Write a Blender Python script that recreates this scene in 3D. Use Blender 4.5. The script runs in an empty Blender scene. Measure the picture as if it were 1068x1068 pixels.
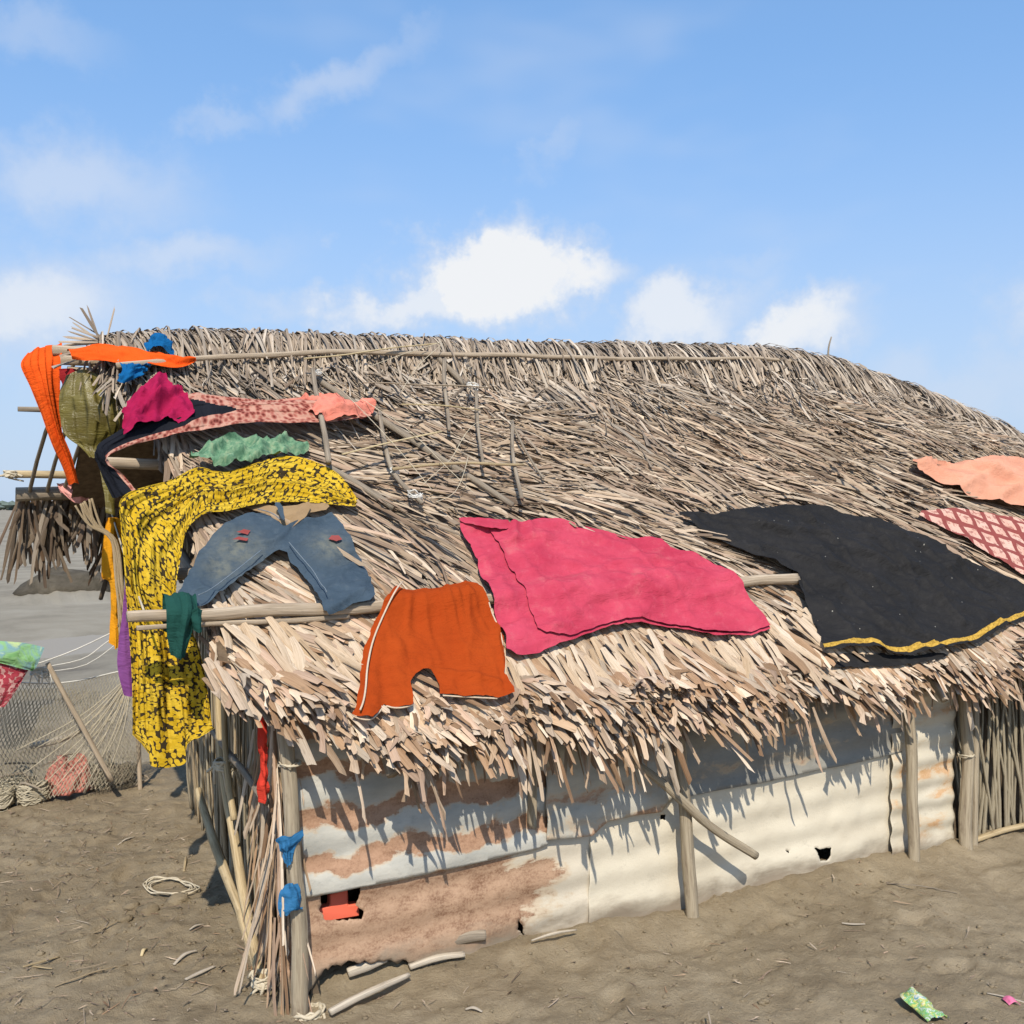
import bpy, math, random
import numpy as np
from mathutils import Vector, Matrix, geometry
from mathutils import noise as mnoise

rng = np.random.default_rng(7)
random.seed(7)
R = math.radians
scene = bpy.context.scene
C = scene.collection

# ------------------------------------------------------------------ camera, sky, sun, exposure
cd = bpy.data.cameras.new('camera')
cam = bpy.data.objects.new('camera', cd)
C.objects.link(cam)
cam.location = (-0.997, -3.328, 1.66)
cam.rotation_euler = (R(90 - .321), 0, R(-28.5))
cd.sensor_width = 36
cd.lens = 36 * 1070 / 1068
cd.clip_start = .05
cd.clip_end = 9000
scene.camera = cam
scene.cycles.max_bounces = 6
scene.cycles.diffuse_bounces = 2
scene.cycles.glossy_bounces = 2

SUN_EL = R(44)
SUN_H = Vector((-.42, -.907)).normalized()
world = bpy.data.worlds.new('World')
scene.world = world
world.use_nodes = True

sd = bpy.data.lights.new('sun', 'SUN')
sd.energy = 4.0
sd.angle = R(.5)
sd.color = (1, .915, .79)
sun = bpy.data.objects.new('sun', sd)
C.objects.link(sun)
sdir = Vector((SUN_H.x * math.cos(SUN_EL), SUN_H.y * math.cos(SUN_EL), math.sin(SUN_EL)))
sun.rotation_euler = sdir.to_track_quat('Z', 'Y').to_euler()
sun.location = (3, -6, 8)

vs = scene.view_settings
vs.view_transform = 'Standard'
vs.look = 'None'
vs.exposure = 0.25
vs.gamma = 1
vs.use_curve_mapping = False


# ------------------------------------------------------------------ node helper
class NT:
    def __init__(self, tree):
        self.t = tree

    def __call__(self, typ, ins=None, **attrs):
        n = self.t.nodes.new(typ)
        for k, v in attrs.items():
            setattr(n, k, v)
        for k, v in (ins or {}).items():
            s = n.inputs[k]
            if isinstance(v, bpy.types.NodeSocket):
                self.t.links.new(v, s)
            else:
                s.default_value = v
        return n

    def math(self, op, a, b=0.0, c=None, clamp=False):
        n = self('ShaderNodeMath', {0: a, 1: b}, operation=op, use_clamp=clamp)
        if c is not None:
            if isinstance(c, bpy.types.NodeSocket):
                self.t.links.new(c, n.inputs[2])
            else:
                n.inputs[2].default_value = c
        return n.outputs[0]

    def ramp(self, fac, stops, interp='LINEAR'):
        n = self('ShaderNodeValToRGB', {'Fac': fac})
        n.color_ramp.interpolation = interp
        el = n.color_ramp.elements
        while len(el) < len(stops):
            el.new(.5)
        for e, (p, c) in zip(el, stops):
            e.position = p
            e.color = (*c, 1) if len(c) == 3 else c
        return n.outputs[0]

    def mix(self, fac, a, b, blend='MIX'):
        n = self('ShaderNodeMix', data_type='RGBA', blend_type=blend)
        for i, v in ((0, fac), (6, a), (7, b)):
            if isinstance(v, bpy.types.NodeSocket):
                self.t.links.new(v, n.inputs[i])
            else:
                n.inputs[i].default_value = v if i == 0 else (*v, 1)
        return n.outputs[2]

    def noise(self, vec, scale, detail=4, rough=.55, dist=0.0, dim='3D'):
        return self('ShaderNodeTexNoise', {'Vector': vec, 'Scale': scale, 'Detail': detail,
                                           'Roughness': rough, 'Distortion': dist}, noise_dimensions=dim).outputs[0]

    def smooth(self, v, lo, hi):
        return self('ShaderNodeMapRange', {0: v, 1: lo, 2: hi, 3: 0.0, 4: 1.0}, interpolation_type='SMOOTHSTEP').outputs[0]

    def scale(self, vec, s, loc=(0, 0, 0), rot=(0, 0, 0)):
        return self('ShaderNodeMapping', {'Vector': vec, 'Scale': s, 'Location': loc, 'Rotation': rot}).outputs[0]


# ---- world: physical sky with scattered fair weather clouds (all in sky directions)
w = NT(world.node_tree)
for n in list(world.node_tree.nodes):
    world.node_tree.nodes.remove(n)
sky = w('ShaderNodeTexSky', sky_type='NISHITA', sun_disc=False, sun_elevation=SUN_EL,
        sun_rotation=math.atan2(SUN_H.x, SUN_H.y), altitude=0, air_density=1.0, dust_density=.6, ozone_density=1.6)
tc = w('ShaderNodeTexCoord').outputs['Generated']


def sky_dir(px, py):
    a = R(28.5)
    rt = Vector((math.cos(a), -math.sin(a), 0))
    fw = Vector((math.sin(a), math.cos(a), 0))
    return (fw + rt * ((px - 534) / 1070) + Vector((0, 0, -(py - 528) / 1070))).normalized()


warp = w('ShaderNodeTexNoise', {'Vector': tc, 'Scale': 14.0, 'Detail': 5, 'Roughness': .62})
nz = w('ShaderNodeVectorMath', {0: warp.outputs['Color'], 1: (.5, .5, .5)}, operation='SUBTRACT').outputs[0]
nz = w('ShaderNodeVectorMath', {0: nz, 'Scale': .10}, operation='SCALE').outputs[0]
wdir = w('ShaderNodeVectorMath', {0: tc, 1: nz}, operation='ADD').outputs[0]
fine = warp.outputs[0]
# bearing and height of each cloud, half width, half height, tilt, density
clouds = [(525, 290, 150, 52, 0, 1.15), (435, 318, 135, 32, .1, .8), (600, 290, 75, 40, 0, 1.0), (510, 262, 60, 42, 0, 1.05),
          (345, 85, 95, 26, .35, .42), (425, 50, 40, 22, .6, .22), (70, 195, 125, 46, 0, .5), (190, 275, 110, 30, .08, .5),
          (40, 322, 105, 55, 0, .75), (712, 326, 95, 50, .3, .8), (815, 345, 95, 42, .2, .9), (582, 155, 48, 22, .6, .28),
          (238, 128, 40, 16, .2, .3), (25, 35, 70, 26, 0, .3), (765, 268, 60, 20, 0, .25),
          (1010, 400, 130, 40, 0, .35), (280, 325, 70, 20, 0, .4),
          (1300, 300, 170, 60, .1, .8), (-330, 250, 180, 60, 0, .8)]
dens = None
for (px, py, hw, hh, tilt, dn) in clouds:
    d = sky_dir(px, py)
    side = d.cross(Vector((0, 0, 1))).normalized()
    up = side.cross(d)
    a = side * math.cos(tilt) + up * math.sin(tilt)
    b = up * math.cos(tilt) - side * math.sin(tilt)
    k = 1070 * d.dot(sky_dir(534, 528))
    k = max(k, 600)
    ra, rb = hw / k, hh / k
    u = w('ShaderNodeVectorMath', {0: wdir, 1: tuple(a / ra)}, operation='DOT_PRODUCT').outputs['Value']
    v = w('ShaderNodeVectorMath', {0: wdir, 1: tuple(b / rb)}, operation='DOT_PRODUCT').outputs['Value']
    v0 = -d.dot(b / rb)
    u = w.math('SUBTRACT', u, d.dot(a / ra))
    v = w.math('ADD', v, v0)
    front = w('ShaderNodeVectorMath', {0: tc, 1: tuple(d)}, operation='DOT_PRODUCT').outputs['Value']
    r2 = w.math('ADD', w.math('MULTIPLY', u, u), w.math('MULTIPLY', v, v))
    f = w.math('SUBTRACT', 1.0, w.math('SQRT', r2))
    f = w.math('ADD', f, w.math('MULTIPLY', w.math('SUBTRACT', fine, .5), 1.5))
    f = w.smooth(f, *((-.16, .78) if dn > .78 else (-.25, .95)))
    f = w.math('MULTIPLY', f, w.math('MULTIPLY', dn, w.math('GREATER_THAN', front, 0.0)))
    dens = f if dens is None else w.math('MAXIMUM', dens, f)
# thin scattered veil all round the sky
veil = w.noise(w.scale(tc, (1, 1, 2.6)), 3.1, 3, .62)
veil = w.math('MULTIPLY', w.smooth(veil, .5, .85), .34)
open_sky = veil
dens = w.math('MAXIMUM', dens, veil)
dens = w.math('MINIMUM', dens, .97)
ccol = w.mix(w.smooth(dens, .25, .95), (5.0, 5.45, 6.3), (6.5, 6.6, 6.75))
skyc = w.mix(1.0, sky.outputs[0], (.98, 1.22, 1.42), 'MULTIPLY')
sz = w('ShaderNodeSeparateXYZ', {0: tc}).outputs[2]
even = w.math('MULTIPLY', w.math('SUBTRACT', 1.0, w.smooth(sz, .35, .85)), .55)
skyc = w.mix(even, skyc, (1.95, 3.7, 6.6))
hzn = w.math('MULTIPLY', w.math('SUBTRACT', 1.0, w.smooth(sz, -.02, .42)), .85)
skyc = w.mix(hzn, skyc, (4.0, 4.8, 6.1))
col = w.mix(dens, skyc, ccol)
bg = w('ShaderNodeBackground', {'Color': col, 'Strength': .115})
# the cumulus stand in the northern half of the sky; elsewhere only the thin veil, so their nodes can be skipped there
ccol2 = w.mix(w.smooth(open_sky, .25, .95), (5.0, 5.45, 6.3), (6.5, 6.6, 6.75))
bg2 = w('ShaderNodeBackground', {'Color': w.mix(open_sky, skyc, ccol2), 'Strength': .115})
north = w('ShaderNodeVectorMath', {0: tc, 1: tuple(sky_dir(534, 400))}, operation='DOT_PRODUCT').outputs['Value']
ms = w('ShaderNodeMixShader', {0: w.math('GREATER_THAN', north, .45), 1: bg2.outputs[0], 2: bg.outputs[0]})
w.t.links.new(ms.outputs[0], w('ShaderNodeOutputWorld').inputs[0])


# ------------------------------------------------------------------ numpy noise
def _h(ix, iy, s):
    n = (ix.astype(np.int64) * 374761393 + iy.astype(np.int64) * 668265263 + s * 1442695041) & 0xffffffff
    n = ((n ^ (n >> 13)) * 1274126177) & 0xffffffff
    return ((n ^ (n >> 16)) & 0xffff) / 65535.0


def vn(x, y, s=0):
    x = np.asarray(x, float); y = np.asarray(y, float)
    ix = np.floor(x); iy = np.floor(y)
    fx = x - ix; fy = y - iy
    fx = fx * fx * (3 - 2 * fx); fy = fy * fy * (3 - 2 * fy)
    a = _h(ix, iy, s); b = _h(ix + 1, iy, s); c = _h(ix, iy + 1, s); d = _h(ix + 1, iy + 1, s)
    return (a + (b - a) * fx) * (1 - fy) + (c + (d - c) * fx) * fy


def fbm(x, y, o=4, s=0, g=.5):
    t = 0; a = 1; m = 0
    for k in range(o):
        t = t + a * (vn(x, y, s + k * 17) - .5); m += a
        a *= g; x = x * 2.03 + 11.3; y = y * 2.03 - 7.7
    return t / m * 2


def sm(x, a, b):
    x = np.clip((x - a) / (b - a), 0, 1)
    return x * x * (3 - 2 * x)


# ------------------------------------------------------------------ mesh helpers
def make_mesh(name, verts, faces, uv=None, attrs=None, smooth=True):
    me = bpy.data.meshes.new(name)
    verts = np.asarray(verts, dtype=np.float32)
    if isinstance(faces, np.ndarray):
        nf, k = faces.shape
        me.vertices.add(len(verts)); me.vertices.foreach_set('co', verts.ravel())
        me.loops.add(nf * k); me.loops.foreach_set('vertex_index', faces.ravel().astype(np.int32))
        me.polygons.add(nf)
        me.polygons.foreach_set('loop_start', np.arange(0, nf * k, k, dtype=np.int32))
        me.polygons.foreach_set('loop_total', np.full(nf, k, dtype=np.int32))
        me.update(calc_edges=True)
        lv = faces.ravel()
    else:
        me.from_pydata(verts.tolist(), [], faces)
        lv = np.empty(len(me.loops), dtype=np.int32); me.loops.foreach_get('vertex_index', lv)
    if uv is not None:
        ul = me.uv_layers.new(name='UVMap')
        ul.data.foreach_set('uv', np.asarray(uv, dtype=np.float32)[lv].ravel())
    for k, v in (attrs or {}).items():
        v = np.asarray(v, dtype=np.float32)
        if v.ndim == 2:
            at = me.attributes.new(k, 'FLOAT_COLOR', 'POINT')
            at.data.foreach_set('color', np.concatenate([v, np.ones((len(v), 1), np.float32)], 1).ravel())
        else:
            at = me.attributes.new(k, 'FLOAT', 'POINT'); at.data.foreach_set('value', v)
    if smooth:
        me.polygons.foreach_set('use_smooth', np.ones(len(me.polygons), dtype=bool))
    me.validate()
    return me


def obj(name, me, mat=None, parent=None):
    o = bpy.data.objects.new(name, me)
    C.objects.link(o)
    if mat is not None and me is not None and not me.materials:
        me.materials.append(mat)
    if parent is not None:
        o.parent = parent
    return o


def tag(o, label=None, cat=None, group=None, kind=None):
    if label: o['label'] = label
    if cat: o['category'] = cat
    if group: o['group'] = group
    if kind: o['kind'] = kind
    return o


def empty(name, loc=(0, 0, 0)):
    o = bpy.data.objects.new(name, None)
    C.objects.link(o)
    o.location = loc
    return o


class MB:
    def __init__(self):
        self.v = []; self.f = []; self.uv = []

    def add(self, v, f, uv):
        b = len(self.v)
        self.v += [tuple(p) for p in v]; self.uv += list(uv)
        self.f += [tuple(b + i for i in q) for q in f]
        return self

    def tube(self, pts, rad, sides=8, wob=0.0, sub=1, flat=1.0, cap=True, seed=0):
        pts = [Vector(p) for p in pts]
        if sub > 1:
            pts = catmull(pts, sub)
        n = len(pts)
        L = [0.0]
        for i in range(1, n): L.append(L[-1] + (pts[i] - pts[i - 1]).length)
        rs = [np.interp(l / max(L[-1], 1e-6), np.linspace(0, 1, len(rad)), rad) for l in L] if hasattr(rad, '__len__') else [rad] * n
        if wob:
            pts = [p + Vector((mnoise.noise(Vector((L[i] * 3.1, seed, 1.7))), mnoise.noise(Vector((L[i] * 3.1, seed, 9.1))),
                               mnoise.noise(Vector((L[i] * 3.1, seed, 5.3))))) * wob for i, p in enumerate(pts)]
        V = []; UV = []; F = []
        prev = None
        for i, p in enumerate(pts):
            d = (pts[min(i + 1, n - 1)] - pts[max(i - 1, 0)])
            d = d.normalized() if d.length > 1e-7 else Vector((0, 0, 1))
            if prev is None:
                a = d.cross(Vector((0, 0, 1)) if abs(d.z) < .9 else Vector((1, 0, 0))).normalized()
            else:
                a = (prev - d * prev.dot(d)).normalized()
            prev = a
            b = d.cross(a)
            for k in range(sides):
                th = 2 * math.pi * k / sides
                rr = rs[i] * (1 + (.14 * mnoise.noise(Vector((k * 1.3, L[i] * 9, seed + .5))) if wob else 0))
                V.append(p + a * (math.cos(th) * rr) + b * (math.sin(th) * rr * flat))
                UV.append((k / sides, L[i]))
        for i in range(n - 1):
            for k in range(sides):
                k2 = (k + 1) % sides
                F.append((i * sides + k, i * sides + k2, (i + 1) * sides + k2, (i + 1) * sides + k))
        if cap:
            F.append(tuple(range(sides))[::-1]); F.append(tuple((n - 1) * sides + k for k in range(sides)))
        return self.add(V, F, UV)

    def build(self, name, mat, parent=None, smooth=True):
        return obj(name, make_mesh(name, self.v, self.f, self.uv, smooth=smooth), mat, parent)


def catmull(pts, sub):
    pts = [Vector(p) for p in pts]
    if len(pts) < 3:
        return [pts[0].lerp(pts[-1], k / sub) for k in range(sub + 1)]
    out = []
    n = len(pts)
    for i in range(n - 1):
        p0, p1, p2, p3 = pts[max(i - 1, 0)], pts[i], pts[i + 1], pts[min(i + 2, n - 1)]
        for k in range(sub):
            t = k / sub
            out.append(.5 * ((2 * p1) + (p2 - p0) * t + (2 * p0 - 5 * p1 + 4 * p2 - p3) * t * t + (3 * p1 - p0 - 3 * p2 + p3) * t ** 3))
    out.append(pts[-1])
    return out


# ------------------------------------------------------------------ materials
def new_mat(name, rough=.9, spec=.2):
    m = bpy.data.materials.new(name)
    m.use_nodes = True
    nt = NT(m.node_tree)
    b = m.node_tree.nodes['Principled BSDF']
    b.inputs['Roughness'].default_value = rough
    b.inputs['Specular IOR Level'].default_value = spec
    return m, nt, b


def bump(nt, b, h, strength=.5, dist=.01):
    n = nt('ShaderNodeBump', {'Height': h, 'Strength': strength, 'Distance': dist})
    nt.t.links.new(n.outputs[0], b.inputs['Normal'])


def uvn(nt): return nt('ShaderNodeTexCoord').outputs['UV']
def obn(nt): return nt('ShaderNodeTexCoord').outputs['Object']


def leaf_mat(name, stops=None):
    m, nt, b = new_mat(name, .78, .25)
    if stops is None:
        base = nt('ShaderNodeAttribute', attribute_name='col').outputs['Color']
    else:
        base = nt.ramp(nt('ShaderNodeObjectInfo').outputs['Random'], stops)
    st = nt.noise(nt.scale(uvn(nt), (420, 9, 1)), 1, 3, .6)
    bl = nt.noise(nt.scale(uvn(nt), (60, 14, 1)), 1, 3, .6)
    c = nt.mix(nt.smooth(st, .35, .75), base, nt.mix(1.0, base, (.68, .62, .56), 'MULTIPLY'))
    c = nt.mix(nt.math('MULTIPLY', nt.smooth(bl, .56, .72), .55), c, (.13, .095, .065))
    nt.t.links.new(c, b.inputs['Base Color'])
    bump(nt, b, st, .6, .004)
    return m


M_THATCH = leaf_mat('thatch_leaves')
M_LEAF = leaf_mat('eave_leaf', [(0, (.47, .34, .21)), (.25, (.58, .45, .31)), (.5, (.66, .54, .40)), (.75, (.52, .38, .24)), (.9, (.70, .59, .46)), (1, (.42, .29, .17))])


def wood_mat(name, c1, c2, c3, rough=.85):
    m, nt, b = new_mat(name, rough, .2)
    u = uvn(nt)
    st = nt.noise(nt.scale(u, (14, 5, 1)), 1, 6, .65, .4)
    bl = nt.noise(nt.scale(u, (3, 7, 1)), 1.0, 4, .6)
    c = nt.ramp(st, [(.28, c3), (.5, c1), (.72, c2)])
    c = nt.mix(nt.smooth(bl, .55, .75), c, c3)
    nt.t.links.new(c, b.inputs['Base Color'])
    bump(nt, b, st, .7, .006)
    return m


M_POST = wood_mat('weathered_post_wood', (.36, .30, .21), (.47, .40, .29), (.19, .145, .10))
M_POLE = wood_mat('pale_roof_pole_wood', (.44, .35, .25), (.56, .47, .35), (.22, .165, .11))
M_BAMBOO = wood_mat('dry_bamboo', (.48, .37, .21), (.58, .47, .30), (.24, .17, .09))
M_GREYSTICK = wood_mat('grey_stick_wood', (.29, .24, .18), (.40, .34, .26), (.14, .11, .08))
M_PALE = wood_mat('fresh_split_bamboo', (.66, .53, .30), (.72, .61, .40), (.42, .31, .17))
M_REED = wood_mat('dry_reed', (.40, .31, .19), (.52, .42, .28), (.19, .135, .08))
M_REEDGREY = wood_mat('grey_reed', (.34, .29, .20), (.45, .39, .28), (.16, .13, .09))
M_DRIFT = wood_mat('driftwood', (.52, .45, .35), (.62, .56, .46), (.30, .25, .19))


def plain_mat(name, c1, c2, scale=8, rough=.9, bs=.4, bd=.01):
    m, nt, b = new_mat(name, rough, .15)
    o = obn(nt)
    nn = nt.noise(o, scale, 6, .6)
    nt.t.links.new(nt.ramp(nn, [(.3, c1), (.7, c2)]), b.inputs['Base Color'])
    bump(nt, b, nt.noise(o, scale * 9, 4, .6), bs, bd)
    return m


M_DARKTHATCH = plain_mat('packed_thatch', (.10, .07, .045), (.20, .145, .095), 30)  # dark brown puts the shade of gaps between leaves into the colour
M_WEED = plain_mat('dried_weed', (.10, .085, .06), (.20, .17, .125), 4, .95, .9, .12)
M_TWINE = plain_mat('straw_twine', (.50, .42, .29), (.64, .57, .43), 40)
M_STRING = plain_mat('white_cord', (.62, .60, .54), (.74, .72, .66), 20)
M_NET = plain_mat('net_cord', (.34, .29, .20), (.50, .45, .34), 20)
M_PANEL = plain_mat('old_mat_panel', (.10, .075, .05), (.18, .135, .09), 20)


def cloth_mat(name, c1, c2, fade=None, dirt=None, rough=.92, weave=900, sheen=.15):
    m, nt, b = new_mat(name, rough, .06)
    u = uvn(nt)
    n1 = nt.noise(u, 4.5, 5, .6)
    n2 = nt.noise(u, 28, 5, .65)
    c = nt.ramp(n1, [(.3, c1), (.7, c2)])
    if fade:
        c = nt.mix(nt.math('MULTIPLY', nt.smooth(n2, .5, .8), .35), c, fade)
    if dirt:
        c = nt.mix(nt.math('MULTIPLY', nt.smooth(nt.noise(u, 9, 5, .7), .54, .72), .55), c, dirt)
    nt.t.links.new(c, b.inputs['Base Color'])
    wv = nt.noise(u, weave, 2, .5)
    cr = nt.noise(nt.scale(u, (1, 2.4, 1), rot=(0, 0, .6)), 11, 6, .62, 1.6)
    cr2 = nt.math('ABSOLUTE', nt.math('SUBTRACT', nt.noise(nt.scale(u, (1, 1.7, 1), rot=(0, 0, -.5)), 9, 4, .6, .9), .5))
    cr2 = nt.math('SUBTRACT', 1.0, nt.smooth(cr2, 0.0, .075))
    hgt = nt.math('ADD', nt.math('MULTIPLY', wv, .04), nt.math('ADD', nt.math('MULTIPLY', cr, .8), nt.math('MULTIPLY', cr2, .07)))
    bump(nt, b, hgt, .8, .012)
    m['c'] = 1
    return m, nt, b, c


M_ORANGE_SHORTS = cloth_mat('orange_shorts_cloth', (.32, .044, .007), (.38, .058, .009), (.28, .035, .005))[0]
M_PINK = cloth_mat('pink_cloth', (.40, .034, .068), (.56, .075, .12), (.60, .13, .17), (.50, .13, .14))[0]
M_CRIMSON = cloth_mat('crimson_cloth', (.30, .010, .055), (.38, .016, .075))[0]
M_SCARF = cloth_mat('bright_orange_cloth', (.72, .085, .010), (.78, .11, .016))[0]
M_BLUE = cloth_mat('blue_cloth', (.006, .09, .25), (.012, .14, .34))[0]
M_SALMON = cloth_mat('salmon_cloth', (.66, .19, .13), (.74, .27, .20))[0]
M_PEACH = cloth_mat('peach_cloth', (.60, .27, .17), (.66, .33, .22), (.70, .40, .29))[0]
M_ROSE = cloth_mat('pale_pink_cloth', (.74, .32, .28), (.80, .40, .36))[0]
M_GREENK = cloth_mat('dark_green_cloth', (.012, .055, .045), (.02, .075, .06))[0]
M_MARI = cloth_mat('marigold_cloth', (.62, .24, .010), (.68, .32, .02))[0]
M_PURPLE = cloth_mat('purple_cloth', (.17, .05, .19), (.23, .08, .25))[0]
M_RED = cloth_mat('red_cloth', (.50, .03, .02), (.60, .06, .035))[0]
M_MAROON = cloth_mat('maroon_cloth', (.25, .015, .02), (.32, .03, .03))[0]
M_CORALPL = cloth_mat('coral_plastic', (.78, .13, .075), (.84, .19, .11), rough=.5)[0]
M_FADEDRED = cloth_mat('faded_red_mesh', (.50, .17, .13), (.58, .25, .20))[0]
M_BLUEPL = cloth_mat('blue_plastic', (.022, .12, .27), (.05, .19, .36), rough=.5)[0]
M_WHITEPIPE = plain_mat('cream_piping', (.55, .43, .31), (.64, .52, .39), 30)
M_PINKPL = cloth_mat('pink_plastic', (.72, .16, .30), (.78, .24, .38), rough=.5)[0]


def mat_denim():
    m, nt, b, c = cloth_mat('faded_denim', (.042, .066, .092), (.066, .095, .125), (.14, .17, .19), None, weave=1400)
    fd = nt('ShaderNodeAttribute', attribute_name='fade').outputs['Fac']
    n = nt.noise(uvn(nt), 30, 5, .7)
    k = nt.math('MULTIPLY', fd, nt.smooth(n, .2, .7))
    c = nt.mix(nt.math('MULTIPLY', k, .6), c, (.23, .225, .165))
    nt.t.links.new(c, b.inputs['Base Color'])
    return m


M_DENIM = mat_denim()
M_BELT = cloth_mat('tan_waistband', (.26, .17, .09), (.36, .25, .14))[0]
M_REDPATCH = cloth_mat('red_knee_patch', (.24, .05, .045), (.33, .09, .08))[0]
M_SEAM = plain_mat('pale_seam_thread', (.15, .19, .23), (.20, .24, .27), 40)


def mat_black():
    m, nt, b, c = cloth_mat('black_cloth', (.013, .0125, .0125), (.022, .021, .021), (.05, .047, .044), None, sheen=.05)
    h = nt('ShaderNodeAttribute', attribute_name='hem').outputs['Fac']
    g = nt.math('MULTIPLY', nt.math('GREATER_THAN', h, .014), nt.math('LESS_THAN', h, .036))
    u = uvn(nt)
    gold = nt.ramp(nt.noise(u, 90, 3, .6), [(.3, (.24, .135, .02)), (.6, (.58, .36, .06))])
    sp = nt('ShaderNodeTexVoronoi', {'Vector': u, 'Scale': 19.0}).outputs['Distance']
    c2 = nt.mix(nt.math('LESS_THAN', sp, .045), c, (.35, .33, .28))
    nt.t.links.new(nt.mix(g, c2, gold), b.inputs['Base Color'])
    return m


M_BLACK = mat_black()
M_BLACK.node_tree.nodes['Principled BSDF'].inputs['Specular IOR Level'].default_value = .16
M_BLACK.node_tree.nodes['Principled BSDF'].inputs['Roughness'].default_value = .7


def mat_shawl():
    m, nt, b, c = cloth_mat('black_shawl', (.010, .011, .015), (.016, .018, .024), sheen=.05)
    u = uvn(nt)
    h = nt('ShaderNodeAttribute', attribute_name='hem').outputs['Fac']
    pat = nt('ShaderNodeTexVoronoi', {'Vector': u, 'Scale': 55.0}).outputs['Distance']
    red = nt.ramp(nt.math('ADD', nt.math('MULTIPLY', pat, .7), nt.math('MULTIPLY', nt.noise(u, 40, 3), .3)),
                  [(.25, (.13, .028, .022)), (.45, (.36, .12, .09)), (.62, (.50, .27, .20))])
    nt.t.links.new(nt.mix(nt.smooth(h, .5, .52), c, red), b.inputs['Base Color'])
    return m


M_SHAWL = mat_shawl()


def mat_floral(name, pet1, pet2, dark, sc=24.0):
    m, nt, b, _ = cloth_mat(name, pet1, pet2)
    u = uvn(nt)
    wv = nt('ShaderNodeTexNoise', {'Vector': u, 'Scale': 16.0, 'Detail': 3}).outputs['Color']
    wv = nt('ShaderNodeVectorMath', {0: wv, 'Scale': .035}, operation='SCALE').outputs[0]
    uu = nt('ShaderNodeVectorMath', {0: u, 1: wv}, operation='ADD').outputs[0]
    pet = nt('ShaderNodeTexVoronoi', {'Vector': uu, 'Scale': sc * 2.1, 'Randomness': .85}).outputs['Distance']
    eye = nt('ShaderNodeTexVoronoi', {'Vector': uu, 'Scale': sc * .8}).outputs['Distance']
    cell = nt('ShaderNodeTexVoronoi', {'Vector': uu, 'Scale': sc * .9})
    blot = nt.math('GREATER_THAN', nt.noise(uu, sc * .75, 3, .6), .66)
    l1 = nt.math('LESS_THAN', eye, .11)
    l2 = nt.math('GREATER_THAN', pet, .60)
    mask = nt.math('MAXIMUM', nt.math('MAXIMUM', l1, l2), blot)
    base = nt.ramp(cell.outputs['Color'], [(.2, pet1), (.8, pet2)])
    nt.t.links.new(nt.mix(mask, base, dark), b.inputs['Base Color'])
    return m


M_YELLOW = mat_floral('yellow_floral_print', (.52, .325, .016), (.62, .42, .04), (.045, .033, .018), 35)
M_BURG = mat_floral('burgundy_floral_print', (.30, .03, .05), (.40, .06, .08), (.55, .30, .28), 22)


def mat_check():
    m, nt, b, _ = cloth_mat('red_checked_cloth', (.5, .2, .16), (.6, .3, .24))
    u = nt.scale(uvn(nt), (1, 1, 1), rot=(0, 0, .35))
    d = nt('ShaderNodeVectorMath', {0: u, 1: (0, 0, 0)}, operation='ADD').outputs[0]
    sx = nt('ShaderNodeSeparateXYZ', {0: d})
    gx = nt.math('GREATER_THAN', nt.math('SINE', nt.math('MULTIPLY', sx.outputs[0], 58)), .62)
    gy = nt.math('GREATER_THAN', nt.math('SINE', nt.math('MULTIPLY', sx.outputs[1], 58)), .62)
    sq = nt.math('GREATER_THAN', nt.noise(u, 34, 3), .56)
    k = nt.math('MAXIMUM', gx, nt.math('MAXIMUM', gy, nt.math('MULTIPLY', sq, .6)))
    pale = nt.ramp(nt.noise(u, 10, 3), [(.3, (.58, .33, .25)), (.7, (.68, .45, .36))])
    nt.t.links.new(nt.mix(nt.math('MULTIPLY', k, .9), pale, (.22, .035, .035)), b.inputs['Base Color'])
    return m


M_CHECK = mat_check()


def mat_multi(name, cols, sc):
    m, nt, b, _ = cloth_mat(name, cols[0], cols[1], rough=.6)
    u = uvn(nt)
    v = nt.noise(u, sc, 3, .6, 1.0)
    n = len(cols)
    nt.t.links.new(nt.ramp(v, [(.3 + .4 * i / (n - 1), c) for i, c in enumerate(cols)]), b.inputs['Base Color'])
    return m


M_GREENPRINT = mat_multi('green_print_sheet', [(.10, .28, .09), (.25, .46, .20), (.20, .36, .40), (.46, .58, .28)], 9)
M_WRAP = mat_multi('glossy_wrapper', [(.05, .32, .10), (.62, .64, .56), (.14, .42, .16), (.60, .56, .14), (.60, .62, .55), (.10, .34, .40)], 34)


def mat_greennet():
    m, nt, b, _ = cloth_mat('green_net_cloth', (.11, .23, .14), (.19, .32, .19))
    u = uvn(nt)
    n = nt.noise(u, 38, 5, .7)
    c = nt.ramp(n, [(.3, (.05, .12, .07)), (.47, (.12, .24, .145)), (.6, (.22, .33, .20)), (.7, (.30, .27, .18))])
    nt.t.links.new(c, b.inputs['Base Color'])
    return m


M_GREENNET = mat_greennet()


def mat_olive():
    m, nt, b, _ = cloth_mat('olive_plastic_sheet', (.13, .105, .02), (.22, .19, .04), rough=.32)
    b.inputs['Specular IOR Level'].default_value = .5
    u = uvn(nt)
    nt.t.links.new(nt.ramp(nt.noise(u, 9, 4), [(.3, (.10, .078, .022)), (.6, (.17, .14, .03)), (.75, (.34, .32, .06))]), b.inputs['Base Color'])
    return m


M_OLIVE = mat_olive()


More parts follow.
